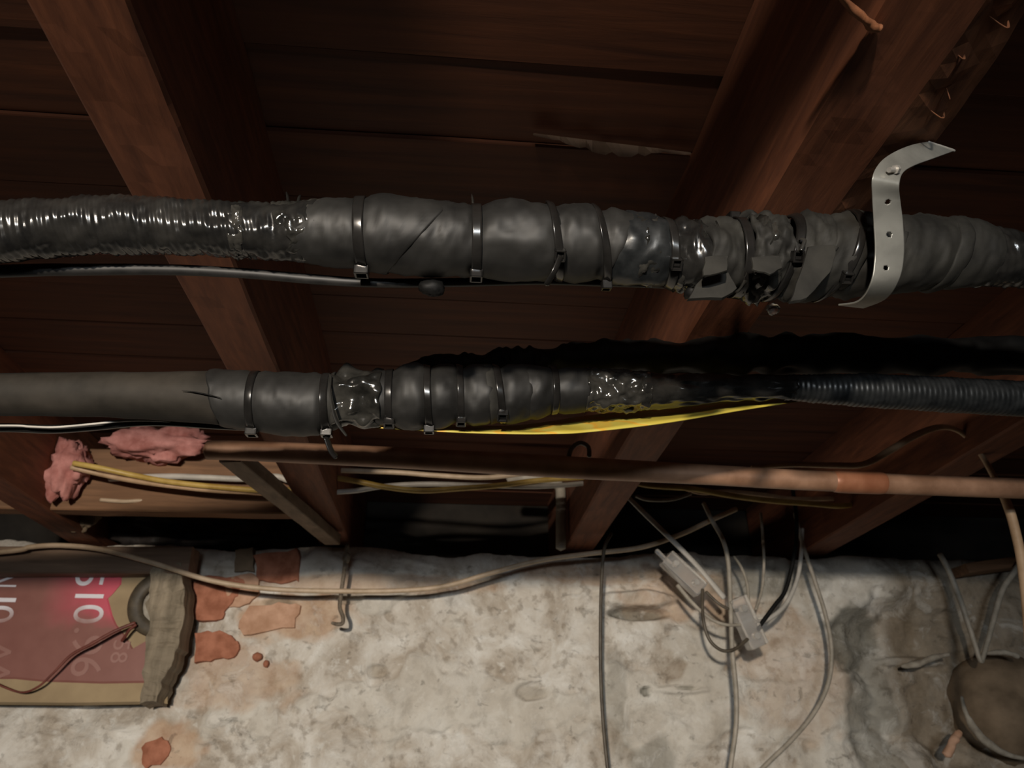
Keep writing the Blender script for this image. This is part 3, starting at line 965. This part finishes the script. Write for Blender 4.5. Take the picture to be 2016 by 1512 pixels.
flap([(1387, 506), (1434, 504), (1430, 536), (1382, 546)], Y1 - 0.036, M['foam_dull'], pipe1, seed=1)
flap([(1376, 552), (1432, 540), (1450, 572), (1420, 592), (1352, 592)], Y1 - 0.018, M['foam_dull'], pipe1, 0.003, seed=2)
flap([(1478, 508), (1536, 504), (1538, 530), (1515, 542), (1480, 534)], Y1 - 0.037, M['foam_dull'], pipe1, seed=3)
flap([(1590, 488), (1640, 482), (1646, 500), (1632, 540), (1585, 592), (1552, 600), (1570, 545)], Y1 - 0.0385, M['foam_dull'], pipe1, 0.002, seed=4)
lump('tape_blob', 851, 566, Y1 + 0.018, 26, 17, 0.006, M['hose'], pipe1, 3, 0.3, n=18)
lump('tape_blob', 1362, 578, Y1 + 0.006, 16, 12, 0.006, M['hose'], pipe1, 4, 0.3, n=18)
cable('tape_curl', [(1456, 448, Y1 - 0.018), (1460, 428, Y1 - 0.014), (1476, 419, Y1 - 0.008), (1492, 430, Y1 - 0.008), (1500, 452, Y1 - 0.012)], 7, M['foam_dull'], pipe1, squash=0.35, rough=0.3)
cable('tape_curl', [(1572, 478, Y1 - 0.03), (1576, 470, Y1 - 0.034), (1584, 474, Y1 - 0.036), (1577, 492, Y1 - 0.034)], 4, M['tape'], pipe1, squash=0.4)

# frayed tape ends on top of the sleeve join
for (u, v, du, dv) in ((568, 392, -4, -14), (586, 396, 6, -12), (610, 398, 8, -6), (932, 398, -3, -16)):
    p = P(u, v + 8, Y1 - 0.008)
    tube('tape_end', [p, P(u + du * 0.5, v + dv * 0.5, Y1 - 0.009), P(u + du, v + dv, Y1 - 0.006)], [0.0016, 0.0013, 0.0005], M['tape'], pipe1, nseg=6, sub=4, squash=0.4)

cable('black_cable', [(-700, 560, 0.487), (0, 534, 0.487), (160, 531, 0.487), (330, 531, 0.487), (480, 538, 0.487), (620, 550, 0.487), (740, 557, 0.487), (900, 556, 0.487), (1060, 553, 0.487), (1180, 556, 0.487), (1300, 560, 0.49), (1420, 566, 0.49)],
      [14, 13, 12, 11, 10, 10, 9, 9, 8, 8, 8, 8], M['wire_black'], None, nseg=14, label='thin black cable running along under the upper lagged pipe', cat='cable')
lump('tie_offcut', 1522, 608, Y1 + 0.03, 13, 11, 0.005, M['clear'], None, 9, 0.35, n=16, label='tiny clear plastic offcut below the upper lagged pipe', cat='offcut')

# ---- perforated strap hanging the upper run
st = empty('perforated_strap', P(1740, 590, Y1), 'pale metal strap with punched holes hooked around the upper pipe', 'strap')
LE = [(1650, 600, 0.465), (1690, 592, 0.445), (1714, 556, 0.424), (1722, 500, 0.414), (1720, 440, 0.402), (1717, 390, 0.389), (1717, 350, 0.378), (1731, 322, 0.380), (1757, 302, 0.388), (1792, 287, 0.397), (1828, 279, 0.404)]
RE = [(1700, 606, 0.465), (1745, 586, 0.445), (1770, 548, 0.424), (1779, 500, 0.414), (1777, 440, 0.402), (1772, 395, 0.389), (1770, 362, 0.378), (1778, 340, 0.380), (1800, 326, 0.390), (1838, 312, 0.402), (1879, 297, 0.414)]
Lp = catmull([P(*p) for p in LE], 24)
Rp = catmull([P(*p) for p in RE], 24)
ncol = 30
holes = [P(1747, 397, 0.3905), P(1750, 462, 0.4065), P(1742, 528, 0.419)]
V, Fc = [], []
for a in range(len(Lp)):
    for b in range(ncol + 1):
        V.append(Lp[a].lerp(Rp[a], b / ncol))
for a in range(len(Lp) - 1):
    for b in range(ncol):
        q = (a * (ncol + 1) + b, a * (ncol + 1) + b + 1, (a + 1) * (ncol + 1) + b + 1, (a + 1) * (ncol + 1) + b)
        c = (V[q[0]] + V[q[2]]) / 2
        if any((c - h).length < 0.0019 for h in holes): continue
        Fc.append(q)
so = mesh_obj('band', V, Fc, M['strap'], st)
sm = so.modifiers.new('thickness', 'SOLIDIFY'); sm.thickness = 0.0012; sm.offset = 0
scr = P(1757, 334, 0.374)
bm = bmesh.new()
dd = Vector((0.9, 0.25, 0.36)).normalized()
q = dd.to_track_quat('Z', 'Y').to_matrix().to_4x4()
bmesh.ops.create_cone(bm, cap_ends=True, segments=20, radius1=0.0018, radius2=0.0018, depth=0.007, matrix=Matrix.Translation(scr) @ q)
bmesh.ops.create_cone(bm, cap_ends=True, segments=6, radius1=0.0032, radius2=0.0028, depth=0.003, matrix=Matrix.Translation(scr + dd * 0.004) @ q)
bm_obj('screw', bm, M['steel'], st, smooth=False, label='shiny steel screw')

cable('cut_edge', [(1828, 279.5, 0.4035), (1850, 287, 0.408), (1879, 297, 0.4135)], [2.0, 2.6, 2.6], M['white_cable'], st, rough=0.2)

# ---- lower run
Y2 = 0.66
prof2 = [(-900, 760, 840), (0, 734, 818), (200, 731, 820), (300, 733, 826), (420, 728, 836), (500, 731, 848), (560, 734, 856), (630, 736, 858), (680, 730, 836),
         (750, 729, 838), (800, 718, 844), (850, 717, 846), (900, 717, 836), (960, 717, 838), (1040, 718, 828), (1100, 724, 814), (1150, 724, 812),
         (1250, 729, 808), (1300, 733, 803), (1450, 738, 790), (1550, 738, 788), (1700, 735, 802), (1850, 742, 811), (2016, 750, 820), (2900, 800, 890)]
R2 = Run(prof2, Y2, [(503, 0.05), (645, 0.07), (768, 0.10), (843, 0.10), (908, 0.10), (980, 0.10), (1090, 0.08)])
pipe2 = empty('lagged_pipe', P(1008, 775, Y2), 'lower lagged pipe with grey smooth left end and many cable ties', 'pipe', 'lagged pipes under the joists')
R2.seg('insulation_tube', -900, 440, M['foam_dusty'], pipe2, wr=0.0012, wfreq=(0.012, 1.2), ns=140, seed=2, bulge=0, jag=6, label='smooth dusty grey insulation tube')
R2.seg('foam_wrap', 428, 508, M['foam'], pipe2, sl0=-14, wr=0.001, seed=3, scale=1.02, bulge=0.0, jag=6)
R2.seg('foam_wrap', 504, 650, M['foam'], pipe2, wr=0.0012, seed=4, scale=1.02, bulge=0.03)
R2.seg('tape_band', 646, 668, M['foam_dull'], pipe2, sl0=2, sl1=-8, wr=0.0015, seed=5, scale=1.02)
R2.seg('tape_band', 655, 752, M['tape'], pipe2, sl0=-6, sl1=2, wr=0.010, wfreq=(0.025, 2.4), octv=2, ns=60, nph=110, seed=6, scale=0.99, jag=4, label='crumpled shiny tape')
R2.seg('foam_wrap', 742, 772, M['foam'], pipe2, wr=0.0015, seed=7, scale=0.99)
R2.seg('foam_wrap', 766, 846, M['foam'], pipe2, wr=0.003, wfreq=(0.03, 1.6), seed=8, bulge=0.10, scale=1.0, sl1=-3)
R2.seg('foam_wrap', 841, 912, M['foam'], pipe2, wr=0.003, wfreq=(0.03, 1.6), seed=9, bulge=0.08, scale=0.985, sl1=-4)
R2.seg('foam_wrap', 905, 984, M['foam'], pipe2, wr=0.0035, wfreq=(0.03, 1.8), seed=10, bulge=0.08, scale=0.98, sl1=-8)
R2.seg('tape_band', 958, 978, M['foam_dull'], pipe2, sl0=-10, sl1=-10, wr=0.0015, seed=11, scale=1.02)
R2.seg('foam_wrap', 976, 1046, M['foam'], pipe2, wr=0.003, wfreq=(0.03, 1.6), seed=12, bulge=0.08, scale=0.98, sl0=-6, sl1=-6)
R2.seg('foam_wrap', 1036, 1094, M['foam'], pipe2, wr=0.002, seed=13, bulge=0.06, scale=1.0, sl0=-6, sl1=2)
R2.seg('foam_wrap', 1088, 1156, M['foam'], pipe2, wr=0.0012, seed=14, bulge=0.05, scale=1.0)
R2.seg('tape_band', 1150, 1276, M['tape'], pipe2, wr=0.005, wfreq=(0.06, 3.4), seed=15, scale=0.98, ns=50, nph=80)
R2.seg('plastic_sleeve', 1262, 1560, M['sleeve'], pipe2, wr=0.0045, wfreq=(0.02, 2.0), seed=16, scale=0.98, jag=8, ns=70, bulge=0)
R2.seg('corrugated_conduit', 1545, 2900, M['conduit'], pipe2, wr=0.0008, helix=(10.0, 0.0003, 0), ns=700, nph=44, seed=17, bulge=0, label='finely ribbed dark grey conduit')
R2.tie(503, 15, pipe2, head=-1.22)
R2.tie(645, 15, pipe2, sl=-3, head=-1.25, tail=(0.5, 1, 0.02))
R2.tie(768, 14, pipe2, sl=-2, head=-0.95)
R2.tie(843, 14, pipe2, sl=-4, head=-1.25)
R2.tie(906, 13, pipe2, sl=-3, head=-1.0)
R2.tie(982, 14, pipe2, sl=-8, head=-0.72)
R2.tie(1090, 13, pipe2, sl=-2, head=2.2)
cable('tear', [(358, 769, Y2 - 0.026), (385, 772, Y2 - 0.0265), (410, 777, Y2 - 0.027), (434, 783, Y2 - 0.0275)], [0.6, 2, 2, 1], M['hose'], pipe2, squash=0.4)
cable('curled_edge', [(652, 740, Y2 - 0.03), (650, 770, Y2 - 0.036), (655, 805, Y2 - 0.037), (664, 832, Y2 - 0.034), (682, 858, Y2 - 0.03)], [2.5, 3, 4, 5, 3], M['foam_dull'], pipe2, squash=0.5)

cable('black_cable', [(-900, 850, 0.69), (-200, 846, 0.69), (0, 842, 0.69), (100, 845, 0.69), (180, 840, 0.69), (270, 832, 0.69), (340, 832, 0.69), (430, 838, 0.69), (520, 842, 0.69), (640, 842, 0.69)],
      [10, 10, 9, 9, 9, 8, 8, 8, 7, 6], M['tie'], None, nseg=14, label='glossy black cable sagging under the lower lagged pipe, left end', cat='cable')

cable('cable_glint', [(-300, 843, 0.678), (0, 838, 0.678), (60, 840, 0.678), (110, 841, 0.678), (180, 835, 0.678), (250, 828, 0.68), (310, 828, 0.683), (350, 832, 0.69)], 2.2, M['white_cable'], None,  # pale strand shaped as the highlight on the glossy cable
      label='thin pale highlight strip lying along the glossy black cable at left', cat='wire')

# ---- wrinkled black hose above and behind the lower run
hp = [(780, 742, 0.712), (830, 730, 0.712), (880, 722, 0.71), (950, 722, 0.71), (1015, 716, 0.706), (1080, 714, 0.704), (1180, 706, 0.698), (1320, 704, 0.69), (1480, 697, 0.68), (1650, 697, 0.68), (1850, 700, 0.68), (2050, 706, 0.68), (2900, 740, 0.68)]
hr = [12, 22, 27, 24, 34, 30, 36, 35, 40, 38, 37, 36, 40]
tube('black_hose', [P(*p) for p in hp], [r * pxm(*p) for r, p in zip(hr, hp)], M['hose'], None, nseg=36, sub=16, rough=0.28, seed=3,
     label='matt black wrinkled hose behind the lower lagged pipe, right half', cat='hose')


# ---- yellow tape sagging under the lower run
TP = [(700, 832), (800, 836), (900, 839), (1000, 840), (1080, 832), (1150, 821), (1300, 804), (1450, 786), (1540, 778), (1582, 786)]
BT = [(700, 840), (800, 847), (900, 852), (1000, 855), (1080, 855), (1150, 852), (1300, 835), (1450, 810), (1540, 796), (1582, 790)]
Tp = catmull([P(u, v, 0.715) for i, (u, v) in enumerate(TP)], 8)
Bp = catmull([P(u, v, 0.672) for (u, v) in BT], 8)
V, Fc = [], []
for a in range(len(Tp)):
    for b in range(7):
        p = Bp[a].lerp(Tp[a], b / 6)
        V.append(p + Vector((0, 0, 0.0015 * math.sin(a * 0.55 + b) * math.sin(math.pi * b / 6))))
    if a:
        for b in range(6):
            Fc.append(((a - 1) * 7 + b, (a - 1) * 7 + b + 1, a * 7 + b + 1, a * 7 + b))
yt = mesh_obj('yellow_tape', V, Fc, M['yellow_tape'], label='bright yellow plastic tape sagging under the lower lagged pipe', cat='tape')
sm = yt.modifiers.new('thickness', 'SOLIDIFY'); sm.thickness = 0.0012

# ------------------------------------------------------------------ copper pipe
cp = empty('copper_pipe', P(1200, 925, 0.90), 'long dull copper pipe crossing below the lower lagged pipe', 'pipe')
cpx = [(408, 886, 0.90), (500, 888, 0.90), (800, 902, 0.90), (1100, 919, 0.90), (1400, 935, 0.90), (1600, 946, 0.90), (2016, 962, 0.90), (2900, 990, 0.90)]
cable('tube', cpx, [19, 20, 21, 22, 20, 20, 20, 20], M['copper'], cp, nseg=24)
cable('coupling', [(1640, 948, 0.90), (1650, 948.3, 0.90), (1680, 949.5, 0.90), (1730, 951, 0.90), (1740, 951.3, 0.90)], [20, 22, 22, 22, 20], M['copper_red'], cp, nseg=24)
cable('pipe_clip', [(1120, 898, 0.895), (1126, 882, 0.90), (1142, 872, 0.905), (1158, 880, 0.905), (1160, 898, 0.90)], 4.5, M['dark_cable'], cp)

# slanting batten, noggin and odd timbers
timber('slanting_batten', P(455, 896, 0.98), P(655, 1062, 1.46), 0.030, 0.020, M['batten'], seed=5, label='slanting grey brown batten left of the straight joist', cat='batten')
timber('timber_noggin', P(-30, 944, 1.38), P(600, 958, 1.38), 0.035, 0.115, M['noggin'], seed=6, label='brown timber noggin fixed behind the left yellow cables', cat='timber')
timber('timber_offcut', P(1890, 1124, 1.50), P(2120, 1092, 1.50), 0.05, 0.020, M['noggin'], seed=8, label='brown timber offcut on the wall top at right edge', cat='timber')
# twig stuck by the torn joist
tw = [PZ(1640, -30, ZJ - 0.012), PZ(1668, 8, ZJ - 0.008), PZ(1700, 36, ZJ - 0.006), PZ(1718, 52, ZJ - 0.004), PZ(1732, 56, ZJ - 0.003)]
tube('dry_twig', tw, [0.0016, 0.0022, 0.0026, 0.0034, 0.0022], M['joist_core'], None, rough=0.3, label='dry brown twig resting on the top right joist edge', cat='twig')

# ------------------------------------------------------------------ insulation scraps, bag, conduit
lump('pink_insulation', 310, 874, 1.335, 95, 34, 0.03, M['pink'], None, 21, 0.7, 2.6, n=40, label='larger pink insulation scrap under the grey insulation tube', cat='insulation', group='pink insulation scraps')
lump('pink_insulation', 135, 920, 1.335, 38, 56, 0.03, M['pink'], None, 22, 0.7, 2.6, n=40, label='smaller pink insulation scrap at the left cable ends', cat='insulation', group='pink insulation scraps')
lump('black_bag', 380, 1032, 1.64, 170, 52, 0.07, M['bag'], None, 23, 0.45, 3.4, n=60, label='crumpled black bag lying on the wall top', cat='bag')
lump('dark_rag', 165, 1010, 1.50, 30, 34, 0.025, M['stone_brown'], None, 25, 0.5, 3.0, n=30, label='small brown rag hanging below the pink scrap', cat='rag')
cable('grey_conduit', [(1000, 939, 1.45), (1040, 941, 1.45), (1082, 944, 1.455), (1101, 958, 1.465), (1104, 985, 1.48), (1104, 1030, 1.49), (1104, 1080, 1.495)], [11, 11, 11, 10, 10, 10, 10], M['grey_cable'], None, nseg=14,
      label='bent grey conduit dropping beside the right joist end', cat='conduit')

# ------------------------------------------------------------------ cables running through the joists
yl = M['yellow_cable']; wh = M['white_cable']
G1 = 'cables threaded through the joists'
cable('yellow_cable', [(145, 912, 1.29), (200, 922, 1.29), (260, 935, 1.30), (330, 948, 1.30), (420, 958, 1.30), (530, 966, 1.30), (600, 962, 1.30)], 5.5, yl, None, label='upper yellow cable at left of the straight joist', cat='cable', group=G1)
cable('yellow_cable', [(140, 920, 1.30), (200, 934, 1.31), (260, 946, 1.31), (340, 957, 1.31), (430, 966, 1.31), (530, 969, 1.31), (600, 968, 1.31)], 5, M['tan_cable'], None, label='lower yellow tan cable at left of the straight joist', cat='cable', group=G1)
cable('white_cable', [(215, 942, 1.34), (330, 938, 1.34), (400, 940, 1.34), (480, 943, 1.34), (540, 938, 1.34), (570, 946, 1.34), (620, 956, 1.34)], 6, wh, None, label='white cable above the yellow cables behind the batten', cat='cable', group=G1)
cable('yellow_cable', [(640, 938, 1.30), (700, 947, 1.30), (760, 959, 1.30), (830, 966, 1.30), (900, 962, 1.30), (980, 956, 1.30), (1060, 946, 1.30), (1180, 938, 1.30)], 5.5, yl, None, label='yellow cable sagging between the two main joists', cat='cable', group=G1)
cable('white_cable', [(640, 970, 1.31), (700, 966, 1.31), (760, 957, 1.31), (840, 953, 1.31), (960, 956, 1.31), (1050, 958, 1.31), (1110, 955, 1.31), (1160, 950, 1.31), (1220, 940, 1.31)], 5, wh, None, label='white cable crossing the yellow one between main joists', cat='cable', group=G1)
cable('white_cable', [(640, 925, 1.33), (780, 930, 1.33), (860, 936, 1.33), (960, 940, 1.33), (1060, 928, 1.33)], 5, M['beige_cable'], None, label='dull beige cable just under the copper pipe, middle bay', cat='cable', group=G1)
cable('yellow_cable', [(1230, 945, 1.30), (1280, 956, 1.30), (1360, 962, 1.30), (1440, 976, 1.30), (1520, 986, 1.30), (1600, 992, 1.30), (1655, 996, 1.30), (1700, 990, 1.32)], 5.5, yl, None, label='yellow cable under the copper pipe right of the torn joist', cat='cable', group=G1)
cable('yellow_cable', [(1340, 958, 1.32), (1380, 970, 1.32), (1430, 968, 1.32), (1500, 974, 1.32), (1560, 982, 1.33), (1640, 982, 1.34)], 4.5, M['tan_cable'], None, label='thin tan cable beside the right yellow cable', cat='cable', group=G1)
cable('white_cable', [(1252, 976, 1.28), (1270, 983, 1.28), (1300, 985, 1.28), (1330, 982, 1.29), (1360, 972, 1.30)], 3.5, M['grey_cable'], None, label='short pale cable loop beside the torn joist end', cat='cable', group=G1)
cable('white_cable', [(198, 984, 1.36), (225, 986, 1.36), (250, 987, 1.36), (300, 984, 1.37)], 4, M['beige_cable'], None, label='short beige cable end along the noggin', cat='cable')

# long beige cable draped along the wall
cable('draped_cable', [(-400, 1120, 1.44), (0, 1087, 1.44), (60, 1077, 1.44), (120, 1074, 1.44), (200, 1082, 1.44), (300, 1108, 1.44), (420, 1144, 1.44), (540, 1160, 1.45), (680, 1164, 1.455), (800, 1162, 1.455), (880, 1153, 1.455), (960, 1130, 1.455), (1060, 1104, 1.455), (1160, 1090, 1.44), (1260, 1078, 1.42), (1340, 1052, 1.40), (1400, 1024, 1.38), (1450, 1002, 1.37)],
      5, M['beige_cable'], None, label='long beige cable draped across the wall from left to middle', cat='cable')

# iron hook
hk = empty('iron_hook', P(680, 1095, 1.46), 'rusty iron hook hanging in front of the wall', 'hook')
cable('shank', [(684, 1072, 1.465), (681, 1095, 1.465), (677, 1130, 1.465), (672, 1165, 1.465), (669, 1195, 1.463), (675, 1214, 1.46), (674, 1227, 1.457), (664, 1229, 1.455), (653, 1226, 1.455)], [4, 4.5, 4, 4, 4, 4, 4, 4, 3], M['rust'], hk)
lump('nut', 682, 1098, 1.463, 8, 11, 0.008, M['rust'], hk, 3, 0.15, n=12)

# white cable at the upper right, sweeping over and down behind the copper pipe
cable('drooping_cable', [(1480, 920, 0.96), (1560, 915, 0.96), (1640, 916, 0.96), (1700, 914, 0.96), (1750, 888, 0.96), (1800, 858, 0.96), (1850, 841, 0.96), (1890, 850, 0.965), (1925, 886, 0.97), (1955, 935, 0.975), (1984, 995, 0.98), (2000, 1050, 0.98), (2012, 1110, 0.98), (2022, 1200, 0.98), (2030, 1320, 0.98)],
      [4, 5, 6, 6, 7, 7, 6, 5, 5, 6, 9, 9, 9, 9, 9], M['tan_cable'], None, nseg=12, label='tan cable arching over the copper pipe at right edge', cat='cable')

# ------------------------------------------------------------------ hanging cables and clear connectors
cable('hanging_cable', [(1204, 1050, 1.43), (1190, 1080, 1.42), (1184, 1150, 1.42), (1182, 1250, 1.42), (1183, 1340, 1.42), (1188, 1430, 1.42), (1197, 1520, 1.42), (1210, 1620, 1.42), (1215, 1760, 1.42)], 3.6, M['dark_cable'], None,
      label='thin dark cable hanging straight down below torn joist end', cat='cable', group='cables hanging down the wall')
cable('hanging_cable', [(1385, 990, 1.36), (1402, 1025, 1.36), (1424, 1065, 1.36), (1434, 1110, 1.36), (1438, 1180, 1.36), (1441, 1270, 1.36), (1449, 1360, 1.36), (1449, 1430, 1.36), (1437, 1520, 1.36), (1425, 1640, 1.36), (1430, 1780, 1.36)], 4.6, M['grey_cable'], None,
      label='pale grey cable hanging past the clear connectors', cat='cable', group='cables hanging down the wall')
cable('hanging_cable', [(1565, 1010, 1.42), (1580, 1070, 1.42), (1603, 1140, 1.42), (1625, 1210, 1.43), (1637, 1275, 1.43), (1632, 1340, 1.43), (1605, 1400, 1.43), (1560, 1455, 1.43), (1490, 1525, 1.43), (1440, 1600, 1.43), (1420, 1720, 1.43)], 4.2, M['grey_cable'], None,
      label='grey cable bowing right then back beside the mouldy patch', cat='cable', group='cables hanging down the wall')
cable('flat_cable', [(1200, 940, 1.30), (1230, 972, 1.30), (1270, 1012, 1.31), (1330, 1070, 1.33), (1380, 1122, 1.34), (1425, 1176, 1.35)], [5, 6, 7, 7, 7, 8], M['white_cable'], None, squash=0.6,
      label='straight pale cable slanting down to the clear connectors', cat='cable')


def connector(u, v, Y, ang, L, W, label, seed):
    root = empty('terminal_connector', P(u, v, Y), label, 'connector', 'clear terminal connectors')
    s = pxm(u, v, Y)
    ax = (rgt * math.cos(ang) - upv * math.sin(ang)); ax.y *= 0.3; ax.normalize()
    nr = Vector((0, -1, 0)); nr = (nr - ax * nr.dot(ax)).normalized()
    sd = nr.cross(ax)
    mt = Matrix((ax, sd, nr)).transposed().to_4x4()
    c = P(u, v, Y)
    bm = bmesh.new()
    box_data(bm, (L * s, W * s, W * 0.8 * s), Matrix.Translation(c) @ mt, 0.003, 3)
    bm_obj('housing', bm, M['clear'], root, smooth=True)
    for k in (-0.28, 0.28):
        bm = bmesh.new()
        bmesh.ops.create_cone(bm, cap_ends=True, segments=14, radius1=W * 0.17 * s, radius2=W * 0.17 * s, depth=W * 0.5 * s,
                              matrix=Matrix.Translation(c + ax * (L * k * s) + nr * (W * 0.32 * s)) @ mt)
        bm_obj('terminal_screw', bm, M['steel'], root, smooth=False, label='bright metal terminal screw')
    return root


connector(1345, 1130, 1.37, 0.82, 92, 34, 'clear plastic connector lying along the slanting pale cable', 1)
connector(1470, 1225, 1.37, 1.25, 98, 38, 'clear plastic connector hanging right of the pale grey cable', 2)
WG = 'loose wires at the connectors'
cable('loose_wire', [(1292, 1084, 1.36), (1308, 1100, 1.36), (1320, 1112, 1.365)], 5, M['clear'], None, label='clear wire end above the slanted connector', cat='wire')
cable('loose_wire', [(1383, 1160, 1.36), (1384, 1215, 1.35), (1396, 1258, 1.35), (1420, 1280, 1.35), (1446, 1278, 1.35), (1472, 1258, 1.36)], 3.4, M['dark_cable'], None, label='dark wire looping down between the two connectors', cat='wire', group=WG)
cable('loose_wire', [(1334, 1152, 1.365), (1364, 1188, 1.355), (1400, 1219, 1.355), (1430, 1230, 1.355), (1458, 1230, 1.36)], [4, 4, 3.4, 3.2, 3], M['grey_cable'], None, label='grey wire curving from slanted to hanging connector', cat='wire', group=WG)
cable('loose_wire', [(1390, 1165, 1.365), (1412, 1186, 1.36), (1432, 1198, 1.36), (1452, 1202, 1.362)], 3, M['dark_cable'], None, label='short dark wire above the grey curving wire', cat='wire', group=WG)
cable('loose_wire', [(1445, 1095, 1.40), (1460, 1118, 1.39), (1471, 1150, 1.38), (1474, 1186, 1.375)], [2, 3, 3, 3], M['grey_cable'], None, label='short grey wire rising from top of hanging connector', cat='wire', group=WG)
cable('loose_wire', [(1498, 1010, 1.42), (1502, 1060, 1.41), (1504, 1110, 1.40), (1500, 1160, 1.39), (1488, 1200, 1.375)], 2.8, M['grey_cable'], None, label='thin grey wire dropping to the hanging connector', cat='wire', group=WG)
cable('loose_wire', [(1580, 1040, 1.42), (1577, 1095, 1.42), (1568, 1145, 1.41), (1545, 1192, 1.40), (1510, 1220, 1.385), (1482, 1224, 1.375)], [3, 4, 4, 4.5, 4.5, 4], M['white_cable'], None, label='pale wire swinging right of the hanging connector', cat='wire', group=WG)
cable('loose_wire', [(1560, 960, 1.39), (1567, 1010, 1.39), (1568, 1060, 1.39), (1558, 1120, 1.385), (1545, 1165, 1.38), (1525, 1192, 1.375), (1490, 1240, 1.37)], 4, M['hose'], None, label='black wire swinging right of the hanging connector', cat='wire', group=WG)

# bent wire forming a V at the right
cable('bent_wire', [(1850, 1090, 1.46), (1866, 1120, 1.46), (1890, 1180, 1.46), (1915, 1255, 1.46), (1930, 1300, 1.46), (1937, 1288, 1.46), (1952, 1235, 1.46), (1972, 1165, 1.46), (1995, 1128, 1.46), (2020, 1090, 1.46)],
      [5.5, 5.5, 5.5, 5, 4.5, 4.5, 5, 5.5, 5.5, 5], M['grey_cable'], None, rough=0.1, label='pale bent wire forming a letter V above the brown stone', cat='wire')
